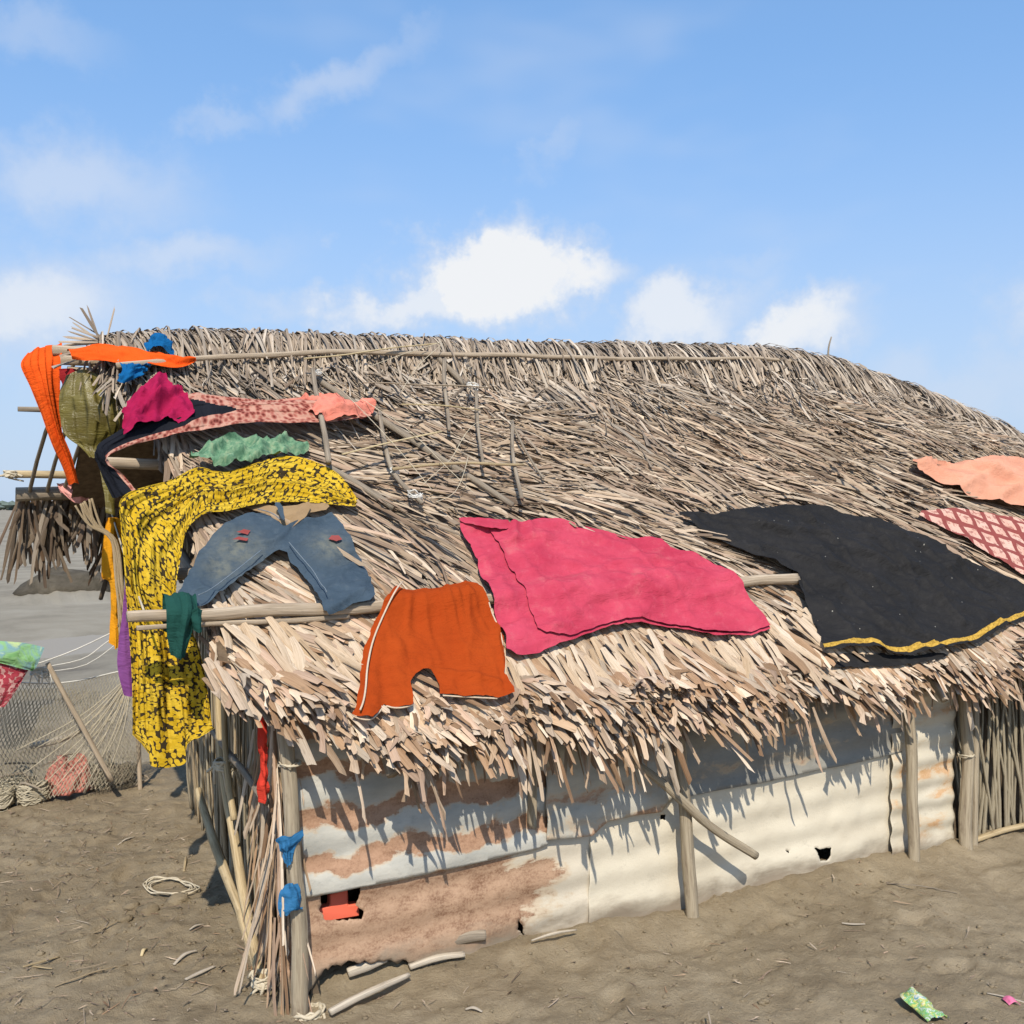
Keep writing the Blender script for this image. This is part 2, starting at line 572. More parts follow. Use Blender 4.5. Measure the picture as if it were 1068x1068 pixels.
def sheet_mat(name, zinc1, zinc2, rust1, rust2, amount, bands=0.0, gx=None, seed=0.0, pitch=.13):
    """weathered galvanised sheet: dusty zinc with rust; gx=(x0,x1) fades rust out along the wall."""
    m, nt, b = new_mat(name, .62, .35)
    o = nt.scale(obn(nt), (1, 1, 1), loc=(seed, seed * .7, 0))
    sx = nt('ShaderNodeSeparateXYZ', {0: obn(nt)})
    n1 = nt.noise(nt.scale(o, (2.2, 1, 5.5)), 1.6, 8, .66, .3)
    n2 = nt.noise(o, 7, 8, .7)
    n3 = nt.noise(o, 120, 3, .7)
    f = nt.math('ADD', nt.math('MULTIPLY', n1, 1.0), nt.math('MULTIPLY', n2, .42))
    if bands:
        zz = nt.math('ADD', sx.outputs[2], nt.math('MULTIPLY', nt.math('SUBTRACT', nt.noise(nt.scale(o, (3, 1, 3)), 1.5, 6), .5), .20))
        s = nt.math('SINE', nt.math('MULTIPLY', zz, 2 * math.pi / pitch))
        f = nt.math('ADD', f, nt.math('MULTIPLY', s, bands))
    if gx:
        g = nt.math('SUBTRACT', 1.0, nt.smooth(sx.outputs[0], gx[0], gx[1]))
        f = nt.math('ADD', f, nt.math('MULTIPLY', nt.math('SUBTRACT', g, .5), gx[2]))
    mask = nt.smooth(f, amount - .035, amount + .05)
    zinc = nt.ramp(nt.noise(nt.scale(o, (1.2, 1, 3)), 3, 6, .6), [(.3, zinc1), (.7, zinc2)])
    zinc = nt.mix(nt.math('MULTIPLY', nt.smooth(n3, .6, .8), .25), zinc, rust2)
    blot = nt.noise(nt.scale(o, (1, 1, 2.2)), 13, 6, .72)
    rust = nt.ramp(nt.math('ADD', nt.math('MULTIPLY', blot, .65), nt.math('MULTIPLY', n3, .35)), [(.36, rust1), (.52, rust2), (.66, tuple(min(1, v * 1.12 + .02) for v in rust2))])
    zinc = nt.mix(nt.math('MULTIPLY', nt.smooth(blot, .56, .74), .5), zinc, tuple(v * .72 for v in zinc1))
    c = nt.mix(mask, zinc, rust)
    rim = nt.math('MULTIPLY', nt.smooth(f, amount - .10, amount - .02), nt.math('SUBTRACT', 1.0, mask))
    c = nt.mix(nt.math('MULTIPLY', rim, .45), c, (.55, .40, .24))
    # splashed mud low down
    mud = nt.smooth(nt.math('SUBTRACT', nt.math('MULTIPLY', n1, .24), sx.outputs[2]), -.02, .09)
    c = nt.mix(mud, c, (.27, .22, .16))
    nt.t.links.new(c, b.inputs['Base Color'])
    bump(nt, b, nt.math('ADD', nt.math('MULTIPLY', n3, .3), nt.math('MULTIPLY', n2, .8)), .5, .008)
    return m


# ------------------------------------------------------------------ hut geometry: x along the front wall, y depth, z up
TR = [-1.2, -.55, -.07, 1.47, 2.58, 3.3, 3.75, 4.6, 5.7, 6.6, 7.2, 7.4]
ZR = [2.33, 2.36, 2.43, 2.49, 2.56, 2.595, 2.57, 2.41, 2.14, 1.72, 1.2, .97]
NR, ZE, NE = 1.36, .95, -.28
NB, ZB = 2.9, 1.66          # back eave


def zr(t): return np.interp(t, TR, ZR)
def ne(t):
    t = np.asarray(t, float)
    return np.where(t < 5.2, np.interp(t, [-.3, -.12, .08, .3], [-.05, -.15, -.25, NE]), NR - (NR - NE) * np.sqrt(np.clip(1 - ((t - 5.2) / 2.25) ** 2, 0, 1)))


def roof(t, n):
    return ZE + (zr(t) - ZE) * (np.asarray(n) - NE) / (NR - NE)


def verge(n): return -.25 - .05 * sm(np.asarray(n, float), .5, 1.1) - .24 * sm(np.asarray(n, float), 1.12, 1.36)


RN = Vector((0, -(2.45 - ZE), NR - NE)).normalized()     # front slope normal
RNa = np.array(RN)
ED = np.array([0, -(NR - NE), -(2.45 - ZE)]); ED = ED / np.linalg.norm(ED)   # down the front slope

# ------------------------------------------------------------------ ground
def axis(lo, hi, step, far, grow=1.16):
    a = list(np.arange(lo, hi + 1e-6, step))
    d = step
    x = a[-1]
    while x < far:
        d *= grow; x += d; a.append(x)
    d = step; x = a[0]; pre = []
    while x > -far:
        d *= grow; x -= d; pre.append(x)
    return np.array(pre[::-1] + a)


gx_ = axis(-1.35, 3.9, .0155, 4200, 1.08)
gy_ = axis(-1.75, 3.9, .0155, 4200, 1.08)
GX, GY = np.meshgrid(gx_, gy_)


_fr = np.random.default_rng(11)
FEET = [(a + _fr.normal(0, .03), b + _fr.normal(0, .03), c + _fr.normal(0, .3), .115) for a, b, c in ((.9, -.55, .3), (1.2, -.30, .2), (1.55, -.52, .1), (1.9, -.30, 0.), (2.3, -.5, .1), (2.65, -.28, -.1), (.5, -.45, .5), (.2, -.42, .8), (1.4, -.95, .4), (1.0, -.8, .6), (2.1, -.85, 0.2), (-.5, .9, 1.2), (-.35, 1.5, 1.3), (-.6, 1.9, 1.4), (-.3, 2.3, 1.5), (-.75, 1.3, 1.1), (-.45, .55, 1.0), (-.7, 2.5, 1.4))]


def ground_z(x, y):
    x = np.asarray(x, float); y = np.asarray(y, float)
    d = y - (3.35 + .5 * np.clip(x + .4, -4, 9)) + .25 * fbm(x * .9, y * .9, 3, 5)
    drop = sm(d, 0, 1.7)
    near = np.exp(-((np.hypot(x - 1, y)) / 12) ** 2)
    z = -.60 * drop
    z = z + near * (.035 * fbm(x * 1.3, y * 1.3, 3, 1) + .018 * fbm(x * 5, y * 5, 3, 2) + .011 * fbm(x * 17, y * 17, 3, 3)) * (1 - .0 * drop)
    z = z + near * .008 * np.maximum(0, fbm(x * 34, y * 34, 3, 31)) * 1.6
    z = z + near * .012 * np.maximum(0, fbm(x * 7 + 3, y * 7, 3, 35))
    for (fx_, fy_, fa, fl) in FEET:
        u_ = (x - fx_) * math.cos(fa) + (y - fy_) * math.sin(fa); v_ = -(x - fx_) * math.sin(fa) + (y - fy_) * math.cos(fa)
        rr = np.sqrt((u_ / fl) ** 2 + (v_ / (fl * (.36 + .05 * np.sign(u_)))) ** 2)
        z = z - .016 * np.exp(-rr ** 4) + .006 * np.exp(-((rr - 1.25) / .22) ** 2)
    # sloping bank left of the hut with scuffed drag lines
    q = x * .55 + y * .83
    z = z + near * .010 * fbm(q * 9, (x * .83 - y * .55) * 1.6, 3, 9) * sm(-x, -.2, .3)
    # berm along the wall foot
    z = z + .045 * np.exp(-((y + .01) / .13) ** 2) * sm(x, .3, 1.0) * (x < 5) * (.7 + .5 * vn(x * 4, y * 4, 8))
    far = 1 - np.exp(-((np.hypot(x - 1, y)) / 14) ** 2)
    fz = (.08 * fbm(x * .28, y * .34, 2, 25) + .03 * fbm(x * .6, y * .6, 1, 23)) * np.exp(-(np.hypot(x, y) / 45) ** 2) + .10 * fbm(x * .09, y * .09, 2, 21)
    band = np.exp(-((y - 15.0 - .35 * x - 1.6 * np.sin(x * .12)) / 3.4) ** 2)
    fz = fz - .20 * band + .10 * np.exp(-((y - 11.0 - .35 * x) / .7) ** 2)
    z = z + far * fz * np.exp(-(np.hypot(x, y) / 900) ** 2)
    z = z + .085 * np.exp(-((x - .27) / .22) ** 2 - ((y - .13) / .11) ** 2)
    mound = .42 * np.exp(-(((x - 1.55) / 1.0) ** 2 + ((y - 25.4) / .9) ** 2)) * (1 + .5 * fbm(x * 4, y * 4, 3, 41))
    return z + mound


GZ = ground_z(GX, GY)
nx, ny = len(gx_), len(gy_)
idx = np.arange(nx * ny).reshape(ny, nx)
gf = np.stack([idx[:-1, :-1], idx[:-1, 1:], idx[1:, 1:], idx[1:, :-1]], -1).reshape(-1, 4)


def mat_mud():
    m, nt, b = new_mat('grey_brown_mud', .93, .12)
    o = obn(nt)
    n1 = nt.noise(o, 1.1, 6, .6)
    n2 = nt.noise(o, 9, 7, .7)
    n3 = nt.noise(o, 70, 5, .75)
    n4 = nt.noise(o, 260, 3, .7)
    c = nt.ramp(nt.math('ADD', nt.math('MULTIPLY', n1, .6), nt.math('MULTIPLY', n2, .4)),
                [(.36, (.245, .192, .122)), (.5, (.33, .262, .168)), (.63, (.41, .332, .222))])
    c = nt.mix(nt.math('MULTIPLY', nt.smooth(n3, .55, .75), .5), c, (.17, .135, .09))
    c = nt.mix(nt.math('MULTIPLY', nt.smooth(n4, .6, .75), .35), c, (.43, .37, .27))
    damp = nt.smooth(nt.noise(o, 2.3, 5, .62, .5), .50, .66)
    c = nt.mix(nt.math('MULTIPLY', damp, .42), c, nt.mix(1.0, c, (.58, .55, .52), 'MULTIPLY'))
    sy = nt('ShaderNodeSeparateXYZ', {0: o})
    farm = nt.smooth(sy.outputs[1], 5.0, 12.0)
    farc = nt.ramp(nt.noise(nt.scale(o, (1.0, .8, 1)), .55, 7, .66, .4), [(.3, (.20, .175, .135)), (.5, (.31, .275, .21)), (.72, (.39, .35, .275))])
    c = nt.mix(farm, c, farc)
    nt.t.links.new(c, b.inputs['Base Color'])
    h = nt.math('ADD', nt.math('MULTIPLY', n3, .7), nt.math('ADD', nt.math('MULTIPLY', n4, .35), nt.math('MULTIPLY', n2, .8)))
    bump(nt, b, h, .85, .022)
    return m


M_MUD = mat_mud()
g = obj('ground', make_mesh('ground', np.stack([GX.ravel(), GY.ravel(), GZ.ravel()], 1), gf), M_MUD)
tag(g, 'grey brown mud ground with tide flats', kind='structure')


def mat_water():
    m, nt, b = new_mat('shallow_water', .6, .10)
    b.inputs['Base Color'].default_value = (.32, .285, .23, 1)
    bump(nt, b, nt.noise(nt.scale(obn(nt), (1.2, 5, 1)), 2.2, 4, .6), .25, .05)
    return m


wv = [(x, 15.0 + .35 * x + 1.6 * math.sin(x * .12) + s, -.735) for x in np.arange(-60, 60.1, 2) for s in (-9, 9)]
wf = [(2 * i, 2 * i + 2, 2 * i + 3, 2 * i + 1) for i in range(60)]
wo = obj('water', make_mesh('water', wv, wf), mat_water())
tag(wo, 'shallow blue grey water channel on the mud flat', kind='structure')

# far wood along the horizon
tv = []; tf = []
for k in range(2600):
    x = rng.uniform(-900, 1900); y = 620 - .1 * x + rng.uniform(0, 60)
    hgt = (4.5 + 3.0 * float(vn(x / 90., 3., 77))) * rng.uniform(.6, 1.05)
    s = rng.uniform(2.2, 4.5)
    b = len(tv)
    zc = rng.uniform(.15, 1) * hgt - .6
    for (dx, dy, dz) in ((1, 0, 0), (-1, 0, 0), (0, 1, 0), (0, -1, 0), (0, 0, 1), (0, 0, -1)):
        j = rng.uniform(.6, 1.3)
        tv.append((x + dx * s * j, y + dy * s * j, zc + dz * s * .55 * j))
    for q in ((0, 2, 4), (2, 1, 4), (1, 3, 4), (3, 0, 4), (2, 0, 5), (1, 2, 5), (3, 1, 5), (0, 3, 5)):
        tf.append(tuple(b + i for i in q))
to = obj('distant_trees', make_mesh('distant_trees', tv, tf, smooth=False), plain_mat('distant_foliage', (.10, .135, .115), (.16, .19, .16), .2))
tag(to, 'low hazy line of green trees along the far horizon', 'trees', kind='stuff')

# ------------------------------------------------------------------ clothes outlines on the roof (x along wall, y depth), metres
O_JEANS = [(-0.051, 0.448), (0.002, 0.437), (0.038, 0.409), (0.053, 0.376), (0.104, 0.394), (0.156, 0.42), (0.192, 0.419), (0.263, 0.442), (0.29, 0.36), (0.309, 0.259), (0.318, 0.187), (0.305, 0.135), (0.281, 0.086), (0.217, 0.078), (0.16, 0.06), (0.093, 0.045), (0.089, 0.097), (0.094, 0.179), (0.058, 0.24), (0.031, 0.307), (-0.042, 0.272), (-0.157, 0.202), (-0.231, 0.15), (-0.3, 0.108), (-0.32, 0.101), (-0.325, 0.131), (-0.363, 0.14), (-0.355, 0.177), (-0.323, 0.223), (-0.283, 0.27), (-0.247, 0.329), (-0.16, 0.396), (-0.103, 0.424)]
O_SHORTS = [(0.395, 0.143), (0.43, 0.128), (0.49, 0.119), (0.564, 0.117), (0.628, 0.133), (0.66, 0.14), (0.711, 0.124), (0.726, 0.058), (0.738, 0.006), (0.736, -0.043), (0.707, -0.108), (0.671, -0.168), (0.669, -0.206), (0.67, -0.238), (0.609, -0.242), (0.526, -0.231), (0.461, -0.223), (0.409, -0.215), (0.418, -0.186), (0.418, -0.156), (0.404, -0.139), (0.38, -0.135), (0.349, -0.148), (0.326, -0.172), (0.304, -0.235), (0.269, -0.241), (0.23, -0.238), (0.21, -0.228), (0.177, -0.251), (0.148, -0.267), (0.112, -0.259), (0.092, -0.248), (0.112, -0.225), (0.135, -0.184), (0.159, -0.129), (0.201, -0.058), (0.248, 0.001), (0.306, 0.063), (0.359, 0.11)]
O_PINK = [(0.77, 0.403), (0.873, 0.393), (0.962, 0.394), (1.066, 0.381), (1.144, 0.396), (1.269, 0.371), (1.392, 0.338), (1.475, 0.315), (1.538, 0.299), (1.664, 0.299), (1.688, 0.247), (1.787, 0.223), (1.881, 0.144), (1.923, 0.068), (1.958, -0.012), (1.968, -0.089), (1.848, -0.108), (1.725, -0.105), (1.634, -0.096), (1.561, -0.066), (1.457, -0.048), (1.355, -0.029), (1.237, -0.035), (1.116, -0.054), (0.996, -0.075), (0.855, -0.106), (0.754, -0.11), (0.726, -0.09), (0.74, -0.041), (0.745, 0.044), (0.755, 0.134), (0.769, 0.227), (0.774, 0.298), (0.759, 0.354)]
O_BLACK = [(1.875, 0.411), (2.012, 0.389), (2.25, 0.4), (2.421, 0.406), (2.558, 0.42), (2.726, 0.411), (2.842, 0.373), (2.996, 0.343), (3.132, 0.294), (3.286, 0.235), (3.407, 0.195), (3.506, 0.136), (3.632, 0.076), (3.757, -0.003), (3.874, -0.054), (3.811, -0.106), (3.573, -0.132), (3.325, -0.171), (3.1, -0.217), (2.847, -0.235), (2.616, -0.243), (2.469, -0.227), (2.432, -0.198), (2.294, -0.2), (2.135, -0.205), (2.212, -0.106), (2.236, -0.013), (2.265, 0.099), (2.242, 0.135), (2.162, 0.171), (2.076, 0.226), (1.969, 0.282), (1.897, 0.355)]
HEM_BLACK = O_BLACK[15:25]
O_PEACH = [(3.638, 0.645), (3.765, 0.661), (3.986, 0.659), (4.196, 0.721), (4.488, 0.785), (4.794, 0.851), (5.044, 0.9), (5.3, .88), (5.35, .5), (4.95, 0.40), (4.826, 0.394), (4.347, 0.411), (4.109, 0.452), (3.926, 0.46), (3.823, 0.503), (3.684, 0.568), (3.632, 0.601)]
O_CHECK = [(3.364, 0.373), (3.625, 0.394), (3.872, 0.394), (4.079, 0.381), (4.292, 0.372), (4.659, 0.357), (4.114, -0.041), (3.821, 0.042), (3.725, 0.122), (3.608, 0.192), (3.549, 0.261), (3.435, 0.312)]
O_GREEN = [(-0.23, 0.683), (-0.168, 0.711), (-0.083, 0.738), (-0.023, 0.758), (0.036, 0.737), (0.112, 0.744), (0.18, 0.75), (0.244, 0.738), (0.257, 0.717), (0.223, 0.699), (0.161, 0.683), (0.127, 0.662), (0.072, 0.663), (-0.008, 0.636), (-0.067, 0.615), (-0.129, 0.61), (-0.157, 0.641), (-0.215, 0.65)]
O_CRIMSON = [(-0.451, 0.738), (-0.447, 0.829), (-0.42, 0.899), (-0.366, 0.957), (-0.303, 1.007), (-0.255, 1.017), (-0.236, 0.959), (-0.192, 0.896), (-0.178, 0.845), (-0.189, 0.813), (-0.248, 0.792), (-0.282, 0.806), (-0.32, 0.792), (-0.369, 0.766), (-0.405, 0.758)]
O_SALMON = [(0.189, 0.901), (0.32, 0.928), (0.437, 0.96), (0.489, 0.923), (0.581, 0.875), (0.561, 0.845), (0.408, 0.813), (0.322, 0.803), (0.285, 0.84)]
YEL_U = [(0.364, 0.476), (0.314, 0.594), (0.147, 0.67), (-0.094, 0.616), (-0.196, 0.64)]
YEL_L = [(0.357, 0.457), (0.165, 0.488), (0.016, 0.482), (-0.133, 0.449), (-0.216, 0.44)]
BLK_U = [(0.423, 0.918), (0.236, 0.923), (0.034, 0.919), (-0.162, 0.937), (-0.353, 0.847), (-0.539, 0.735)]
BLK_L = [(0.558, 0.837), (0.323, 0.805), (0.044, 0.802), (-0.189, 0.766), (-0.371, 0.735), (-0.514, 0.669)]
COVER = [O_JEANS, O_SHORTS, O_PINK, O_BLACK, O_PEACH, O_CHECK, O_GREEN, O_CRIMSON, O_SALMON, YEL_U + YEL_L[::-1], BLK_U + BLK_L[::-1]]


def in_poly(x, y, poly):
    ins = np.zeros(len(x), bool)
    n = len(poly)
    for i in range(n):
        x0, y0 = poly[i]; x1, y1 = poly[(i + 1) % n]
        if y0 == y1: continue
        c = ((y0 > y) != (y1 > y)) & (x < (x1 - x0) * (y - y0) / (y1 - y0) + x0)
        ins ^= c
    return ins


# ------------------------------------------------------------------ leaf blades
def blades(P0, D, Nn, L, W, lift0, lift1, roll, bend, droop, col, seg=4, fold=.22, arch=None):
    """strips of dry palm leaf. All arrays are per leaf."""
    n = len(P0)
    D = D / np.linalg.norm(D, axis=1, keepdims=True)
    Sd = np.cross(D, Nn); Sd /= np.linalg.norm(Sd, axis=1, keepdims=True)
    Nn = np.cross(Sd, D)
    if arch is None: arch = np.zeros(n)
    s = np.linspace(0, 1, seg + 1)
    V = np.zeros((n, seg + 1, 3, 3)); UV = np.zeros((n, seg + 1, 3, 2))
    off = rng.uniform(0, 50, n)
    for i, q in enumerate(s):
        c = P0 + D * (L * q)[:, None] + Nn * (lift0 + (lift1 - lift0) * q + arch * math.sin(math.pi * q))[:, None] \
            + Sd * (bend * q * q)[:, None]
        c[:, 2] -= droop * q * q
        r = roll * (.3 + .7 * q)
        sd = Sd * np.cos(r)[:, None] + Nn * np.sin(r)[:, None]
        up = np.cross(sd, D)
        wq = W * (.55 + .9 * q if q < .5 else (1.0 - .28 * (q - .5) * 2))
        V[:, i, 0] = c - sd * (wq / 2)[:, None]
        V[:, i, 1] = c + up * (wq * fold)[:, None]
        V[:, i, 2] = c + sd * (wq / 2)[:, None]
        for k in range(3):
            UV[:, i, k, 0] = off + (k - 1) * .5 * W
            UV[:, i, k, 1] = q * L + off * .37
    # ragged tips
    V[:, -1, 0] += D * (rng.uniform(-.03, .012, n))[:, None]
    V[:, -1, 2] += D * (rng.uniform(-.03, .012, n))[:, None]
    base = (np.arange(n) * (seg + 1) * 3)[:, None, None]
    ii = np.arange(seg)[None, :, None] * 3
    kk = np.arange(2)[None, None, :]
    a = base + ii + kk
    F = np.stack([a, a + 1, a + 4, a + 3], -1).reshape(-1, 4)
    cc = np.repeat(col, (seg + 1) * 3, axis=0)
    return V.reshape(-1, 3), F, UV.reshape(-1, 2), cc


def join(parts):
    vs_, fs, us, cs = [], [], [], []
    b = 0
    for v, f, u, c in parts:
        vs_.append(v); fs.append(f + b); us.append(u); cs.append(c); b += len(v)
    return np.concatenate(vs_), np.concatenate(fs), np.concatenate(us), np.concatenate(cs)


LOW = np.array([(.62, .47, .33), (.52, .37, .24), (.44, .285, .17), (.68, .54, .40), (.56, .395, .28), (.33, .205, .12), (.72, .60, .46)])
UPP = np.array([(.50, .385, .27), (.40, .30, .205), (.57, .455, .33), (.30, .215, .15), (.46, .335, .24), (.62, .51, .385), (.43, .335, .25)])
RID = np.array([(.47, .385, .295), (.40, .325, .25), (.54, .455, .36), (.31, .25, .19), (.60, .52, .42)])


def palette(x):
    n = len(x)
    lo = LOW[rng.integers(0, len(LOW), n)]; up = UPP[rng.integers(0, len(UPP), n)]; rd = RID[rng.integers(0, len(RID), n)]
    pick = rng.uniform(0, 1, n)
    k = np.clip((x - .12) / .33, 0, 1)
    c = np.where((pick > k)[:, None], lo, up)
    k2 = np.clip((x - .72) / .25, 0, 1)
    c = np.where((rng.uniform(0, 1, n) < k2)[:, None], rd, c)
    return c * rng.uniform(.6, 1.15, (n, 1))


parts = []
# main field of the front slope
n = 50000
t = rng.uniform(-.75, 7.2, n)
x = rng.uniform(.03, 1.0, n)
keep = rng.uniform(0, 1, n) < np.where(t > 5.6, .45, 1) * np.interp(x, [0, .2, .4], [.68, .72, 1])
t, x = t[keep], x[keep]; n = len(t)
nn = ne(t) + (NR - ne(t)) * x
ok = t > verge(nn) + .03
t, x, nn = t[ok], x[ok], nn[ok]; n = len(t)
phi = np.interp(x, [0, .10, .22, .4, .6, .8, .92, 1], [.18, .28, .62, .98, 1.05, .85, .35, .1])
cl = fbm(t * 2.3, nn * 3.1, 3, 51)
phi = phi + .5 * cl + rng.normal(0, 1, n) * (.085 + .10 * x)
D = np.cos(phi)[:, None] * ED[None] + np.sin(phi)[:, None] * np.array([1, 0, 0])[None]
L = rng.uniform(.22, .52, n) * np.interp(x, [0, .5, 1], [1.1, 1.05, .8])
W = rng.uniform(.008, .024, n) * np.interp(x, [0, .15, .3, .45, 1], [1.75, 1.6, 1.15, .85, .58])
big = rng.uniform(0, 1, n) < .13
L = np.where(big, L * 1.5, L); W = np.where(big, W * 1.5, W)
endn = ne(t) + .005 - .09 * fbm(t * 4.3, t * 0 + 8, 3, 81) + rng.normal(0, .018, n)
L = np.where(t < 5.2, np.minimum(L, np.maximum(.06, (nn - endn) / np.maximum(-D[:, 1], .05))), L)
tipx = t + D[:, 0] * L; tipn = nn + D[:, 1] * L
midx = t + D[:, 0] * L * .5; midn = nn + D[:, 1] * L * .5
cov = np.zeros(n, bool)
for pl in COVER:
    a = np.array(pl); cx, cy = a.mean(0)
    pl2 = [(cx + (px - cx) * 1.06, cy + (py - cy) * 1.1) for px, py in pl]
    cov |= in_poly(tipx, tipn, pl2) | in_poly(midx, midn, pl2) | in_poly(t, nn, pl2)
nearpole = ((np.abs(nn - .09) < .10) | (np.abs(tipn - .09) < .08) | (np.abs(midn - .09) < .08)) & (t < 2.3)
calm = np.where(cov, .14, np.where(nearpole, .5, 1.0))
cl2 = fbm(t * 4.1 + 9, nn * 5, 3, 61)
P0 = np.stack([t, nn, roof(t, nn)], 1)
l0 = rng.uniform(-.045, .0, n) * 1.0
l1 = (rng.uniform(-.015, .05, n) + .055 * cl2) * calm + np.where(cov, -.02, 0)
roll = rng.normal(0, .5, n) * calm * np.interp(x, [0, .35], [.62, 1])
parts.append(blades(P0, D, np.repeat(RNa[None], n, 0), L, W, l0, l1, roll, rng.normal(0, .06, n) * (.4 + x) + .10 * fbm(t * 3 + 4, nn * 4, 3, 63) * x, np.zeros(n), palette(x) * (1 + .35 * fbm(t * 3.3, nn * 5, 3, 66))[:, None],
                    arch=rng.uniform(0, .025, n) * calm))
# the ragged fringe along the eave, several layers thick
n = 2600
t = rng.uniform(-.30, 6.6, n)
lay = rng.uniform(0, 1, n)
nn = ne(t) + rng.uniform(.05, .20, n)
phi = .16 + .35 * fbm(t * 2.7, t * 0 + 3, 3, 71) + rng.normal(0, .10, n)
phi = np.where(t < .25, np.abs(phi) + .15, phi)
D = np.cos(phi)[:, None] * ED[None] + np.sin(phi)[:, None] * np.array([1, 0, 0])[None]
edge = .10 * fbm(t * 4.3, t * 0 + 8, 3, 81)
L = np.maximum(.06, (nn - ne(t) + .005 + 1.1 * edge + rng.normal(0, .04, n)) / .74)
P0 = np.stack([t, nn, roof(t, nn) - lay * .09], 1)
calm = np.where(in_poly(t, nn, O_BLACK) | in_poly(t, nn, O_SHORTS) | in_poly(t, nn, O_PINK), .3, 1.0)
parts.append(blades(P0, D, np.repeat(RNa[None], n, 0), L, rng.uniform(.016, .036, n), np.full(n, -.03), (rng.uniform(-.02, .025, n)) * calm,
                    rng.normal(0, .30, n) * calm, rng.normal(0, .03, n), rng.uniform(0, .05, n), palette(np.zeros(n)) * .97))
# loose strips hanging from beneath the eave
hang = []
for (c, k, zl) in ((.32, 14, .26), (.38, 8, .36), (.50, 24, .22), (.75, 34, .22), (1.0, 30, .26), (1.18, 26, .30), (1.34, 16, .22), (1.75, 24, .2),
                   (1.98, 12, .28), (2.2, 10, .24), (2.6, 22, .2), (3.0, 20, .2), (3.4, 24, .22), (4.2, 30, .2), (5, 30, .2)):
    for _ in range(k):
        hang.append((c + rng.normal(0, .09), rng.uniform(-.26, -.13), rng.uniform(.04, zl - .06)))
hang = np.array(hang); n = len(hang)
P0 = np.stack([hang[:, 0], hang[:, 1], roof(hang[:, 0], hang[:, 1]) - rng.uniform(.03, .15, n)], 1)
D = np.stack([rng.normal(.18, .10, n), rng.normal(-.14, .10, n), np.full(n, -1.0)], 1)
parts.append(blades(P0, D, np.repeat(np.array([[0, -1., 0]]), n, 0), hang[:, 2] + .08, rng.uniform(.010, .026, n), np.zeros(n), np.zeros(n),
                    rng.normal(0, .6, n), rng.normal(0, .02, n), np.zeros(n), palette(np.zeros(n)) * .9))
# ridge cap: leaves folded over the ridge
n = 6500
t = rng.uniform(-.47, 6.6, n)
P0 = np.stack([t, NR + rng.uniform(.02, .14, n), zr(t) - .008 + rng.uniform(-.02, .014, n)], 1)
phi = rng.normal(.05, .22, n) + .8 * fbm(t * 3, t * 0, 3, 91)
phi = np.where(t < -.2, np.abs(phi), phi)
D = np.stack([np.sin(phi), -np.cos(phi), np.full(n, .22)], 1)
Lr = rng.uniform(.20, .40, n)
parts.append(blades(P0, D, np.repeat(np.array([[0, .2, 1.]]), n, 0), Lr, rng.uniform(.006, .017, n), np.zeros(n), rng.uniform(-.01, .015, n),
                    rng.normal(0, .45, n), rng.normal(0, .05, n), Lr * Lr * rng.uniform(2.2, 3.0, n), palette(np.full(n, .98)), seg=5, arch=rng.uniform(.01, .035, n)))
# curled wisps along the ridge line
n = 60
t = rng.uniform(-.5, 4.4, n)
P0 = np.stack([t, NR + rng.uniform(-.02, .04, n), zr(t) + .0], 1)
D = np.stack([rng.normal(0, .9, n), rng.normal(-.5, .5, n), rng.uniform(.0, .45, n)], 1)
parts.append(blades(P0, D, np.repeat(np.array([[0, -.3, 1.]]), n, 0), rng.uniform(.04, .08, n), rng.uniform(.004, .010, n), np.zeros(n), np.zeros(n),
                    rng.normal(0, .6, n), rng.normal(0, .02, n), rng.uniform(.02, .06, n), palette(np.full(n, .98)), seg=3))
# tuft at the left ridge end
tu = [(-.534, 2.485, .014), (-.512, 2.503, .010), (-.40, 2.499, .008), (-.567, 2.402, .012), (-.604, 2.365, .014), (-.564, 2.432, .010), (-.62, 2.34, .012), (-.59, 2.385, .01), (-.6, 2.33, .014), (-.575, 2.45, .006)]
P0 = np.array([(-.44 + rng.uniform(-.03, .03), 1.31, 2.355) for _ in tu])
D = np.array([(a, 1.3 + rng.uniform(-.03, .03), b) for a, b, _ in tu]) - P0
n = len(tu)
parts.append(blades(P0, D, np.repeat(np.array([[0, -1., .2]]), n, 0), np.linalg.norm(D, axis=1), np.array([q for _, _, q in tu]), np.zeros(n), np.zeros(n),
                    np.zeros(n), np.zeros(n), np.zeros(n), palette(np.full(n, .98))))
# left verge: cut ends
n = 620
nn = rng.uniform(.12, 1.3, n)
t = verge(nn) + rng.uniform(-.01, .1, n)
P0 = np.stack([t, nn, roof(t, nn) - rng.uniform(0, .09, n)], 1)
phi = np.abs(rng.normal(.25, .35, n))
D = np.cos(phi)[:, None] * ED[None] + np.sin(phi)[:, None] * np.array([1, 0, -.15])[None]
xx = (nn - NE) / (NR - NE)
parts.append(blades(P0, D, np.repeat(RNa[None], n, 0), rng.uniform(.10, .24, n), rng.uniform(.012, .026, n), np.zeros(n), rng.uniform(-.01, .02, n),
                    rng.normal(0, .5, n), rng.normal(0, .03, n), rng.uniform(0, .05, n), palette(xx)))
